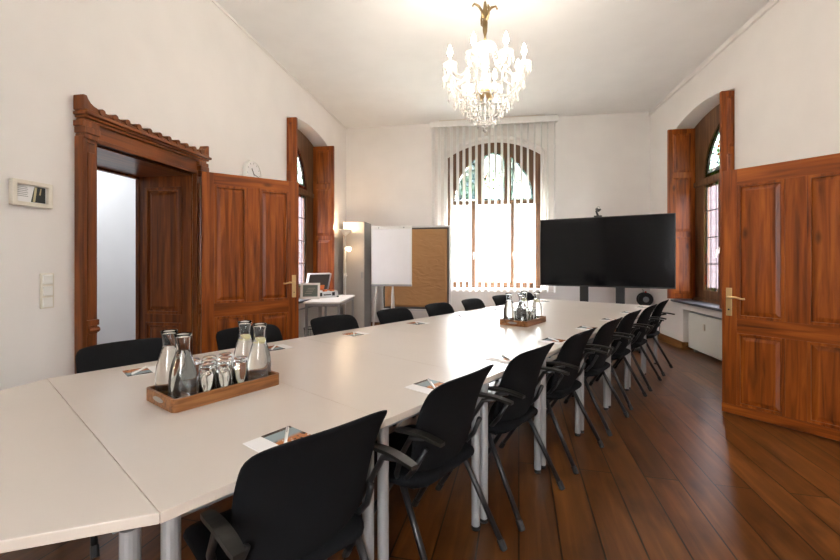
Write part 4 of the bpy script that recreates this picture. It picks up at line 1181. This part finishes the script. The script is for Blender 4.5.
# local x along the wall (+Y), local -y into the room
w, h = .112, .078
bm = BM(); slab(bm, rect(-w, w, -h, h), [rect(-w+.026, w-.026, -h+.026, h-.026)], -.034, 0.0); ob('frame', bm, M['creampl'], pf, bevel=.005)
bm = BM(); box(bm, -w+.026, w-.026, -.014, -.004, -h+.026, h-.026); ob('mat_board', bm, M['paper'], pf)
bm = BM(); slab(bm, [(-.002, -h+.03), (w-.034, -h+.03), (w-.034, h-.03), (.018, h-.03)], [], -.017, -.0135); ob('photo', bm, M['darkpic'], pf)
bm = BM(); slab(bm, [(.018, h-.032), (.030, h-.032), (.018, -h+.032), (.006, -h+.032)], [], -.019, -.0165)
slab(bm, [(.05, h-.035), (.055, h-.035), (.05, .0), (.042, .0)], [], -.019, -.0165); ob('photo_highlight', bm, M['gold'], pf)
bm = BM()
for k in range(6): box(bm, -w+.034, -.022+.004*(k % 2), -.0155, -.0135, .036-.011*k, .0395-.011*k)
ob('printed_lines', bm, M['ink'], pf)

sw = empty('light_switch', (XL, 2.162, 1.117), PI/2, 'triple cream light switch on the wall below the small picture', 'switch')
bm = BM(); box(bm, -.041, .041, -.010, 0, -.112, .112); ob('plate', bm, M['creampl'], sw, bevel=.004)
for k in range(3):
    bm = BM(); frustum(bm, -.030, .030, -.030+.073*(k-1), .030+.073*(k-1), -.010, -.017, .004); ob('rocker', bm, M['whitepl'], sw)

ck = empty('wall_clock', (XL, 4.43, 2.345), PI/2, 'round white wall clock peeking above the open left door', 'clock')
bm = BM(); lathe(bm, [(0, 0), (.165, 0), (.17, .02), (.165, .048), (.15, .052), (.148, .040), (0, .040)], 40); ob('case', bm, M['whitepl'], ck, rot=(R_(90), 0, 0), smooth=False)
bm = BM(); lathe(bm, [(0, 0), (.147, 0), (.147, .002), (0, .002)], 40); ob('dial', bm, M['paper'], ck, rot=(R_(90), 0, 0), loc=(0, -.0402, 0))
bm = BM()
for k in range(12):
    t = 2*PI*k/12; r0 = .118; r1 = .138
    c, s_ = math.sin(t), math.cos(t)
    slab(bm, [(r0*c-.004*s_, r0*s_+.004*c), (r0*c+.004*s_, r0*s_-.004*c), (r1*c+.004*s_, r1*s_-.004*c), (r1*c-.004*s_, r1*s_+.004*c)], [], -.0435, -.0421)
ob('hour_marks', bm, M['ink'], ck)
for L_, ang, wd, nm in ((.075, -35, .006, 'hour_hand'), (.118, 100, .004, 'minute_hand')):
    bm = BM(); box(bm, -wd, wd, -.047, -.0445, -.015, L_); ob(nm, bm, M['darkpic'], ck, rot=(0, R_(ang), 0))

# ------------------------------------------------------------------ light
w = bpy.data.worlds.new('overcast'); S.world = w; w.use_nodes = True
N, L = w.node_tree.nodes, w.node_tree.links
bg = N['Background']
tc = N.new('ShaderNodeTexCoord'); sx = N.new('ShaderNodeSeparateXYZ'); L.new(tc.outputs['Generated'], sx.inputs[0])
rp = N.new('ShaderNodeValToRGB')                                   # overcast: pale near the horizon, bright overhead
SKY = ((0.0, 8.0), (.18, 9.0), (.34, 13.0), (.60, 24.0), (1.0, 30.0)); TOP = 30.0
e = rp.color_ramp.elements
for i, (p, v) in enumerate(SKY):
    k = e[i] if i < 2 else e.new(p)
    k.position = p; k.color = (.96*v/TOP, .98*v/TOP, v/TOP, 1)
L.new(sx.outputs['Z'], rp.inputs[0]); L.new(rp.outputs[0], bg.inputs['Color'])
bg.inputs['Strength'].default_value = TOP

def lamp(name, loc, e, col, size, rot=(0, 0, 0)):
    l = bpy.data.lights.new(name, 'AREA'); l.size = size; l.energy = e; l.color = col
    o = bpy.data.objects.new(name, l); COL.objects.link(o); o.location = loc; o.rotation_euler = rot
lamp('hall_fill_light', (-3.85, 3.6, 2.98), 11, (.93, .96, 1), .7)  # unseen area light added to brighten the hall, no fitting modelled
lamp('passage_fill_light', (XR+.8, 2.5, 2.48), 10, (1, .95, .9), .4)  # area light added in the unseen passage, no fitting modelled

# ------------------------------------------------------------------ camera
cam = bpy.data.cameras.new('camera'); co = bpy.data.objects.new('camera', cam); COL.objects.link(co)
cam.sensor_width = 36; cam.lens = 403.9/840*36; cam.shift_y = -(280-262.4)/840; cam.clip_start = .02
co.location = (0, 0, 1.298); co.rotation_euler = (R_(90), 0, R_(9.15))
S.camera = co
S.view_settings.view_transform = 'Standard'; S.view_settings.look = 'None'
S.view_settings.gamma = 1; S.view_settings.use_curve_mapping = False
S.view_settings.exposure = 1.4
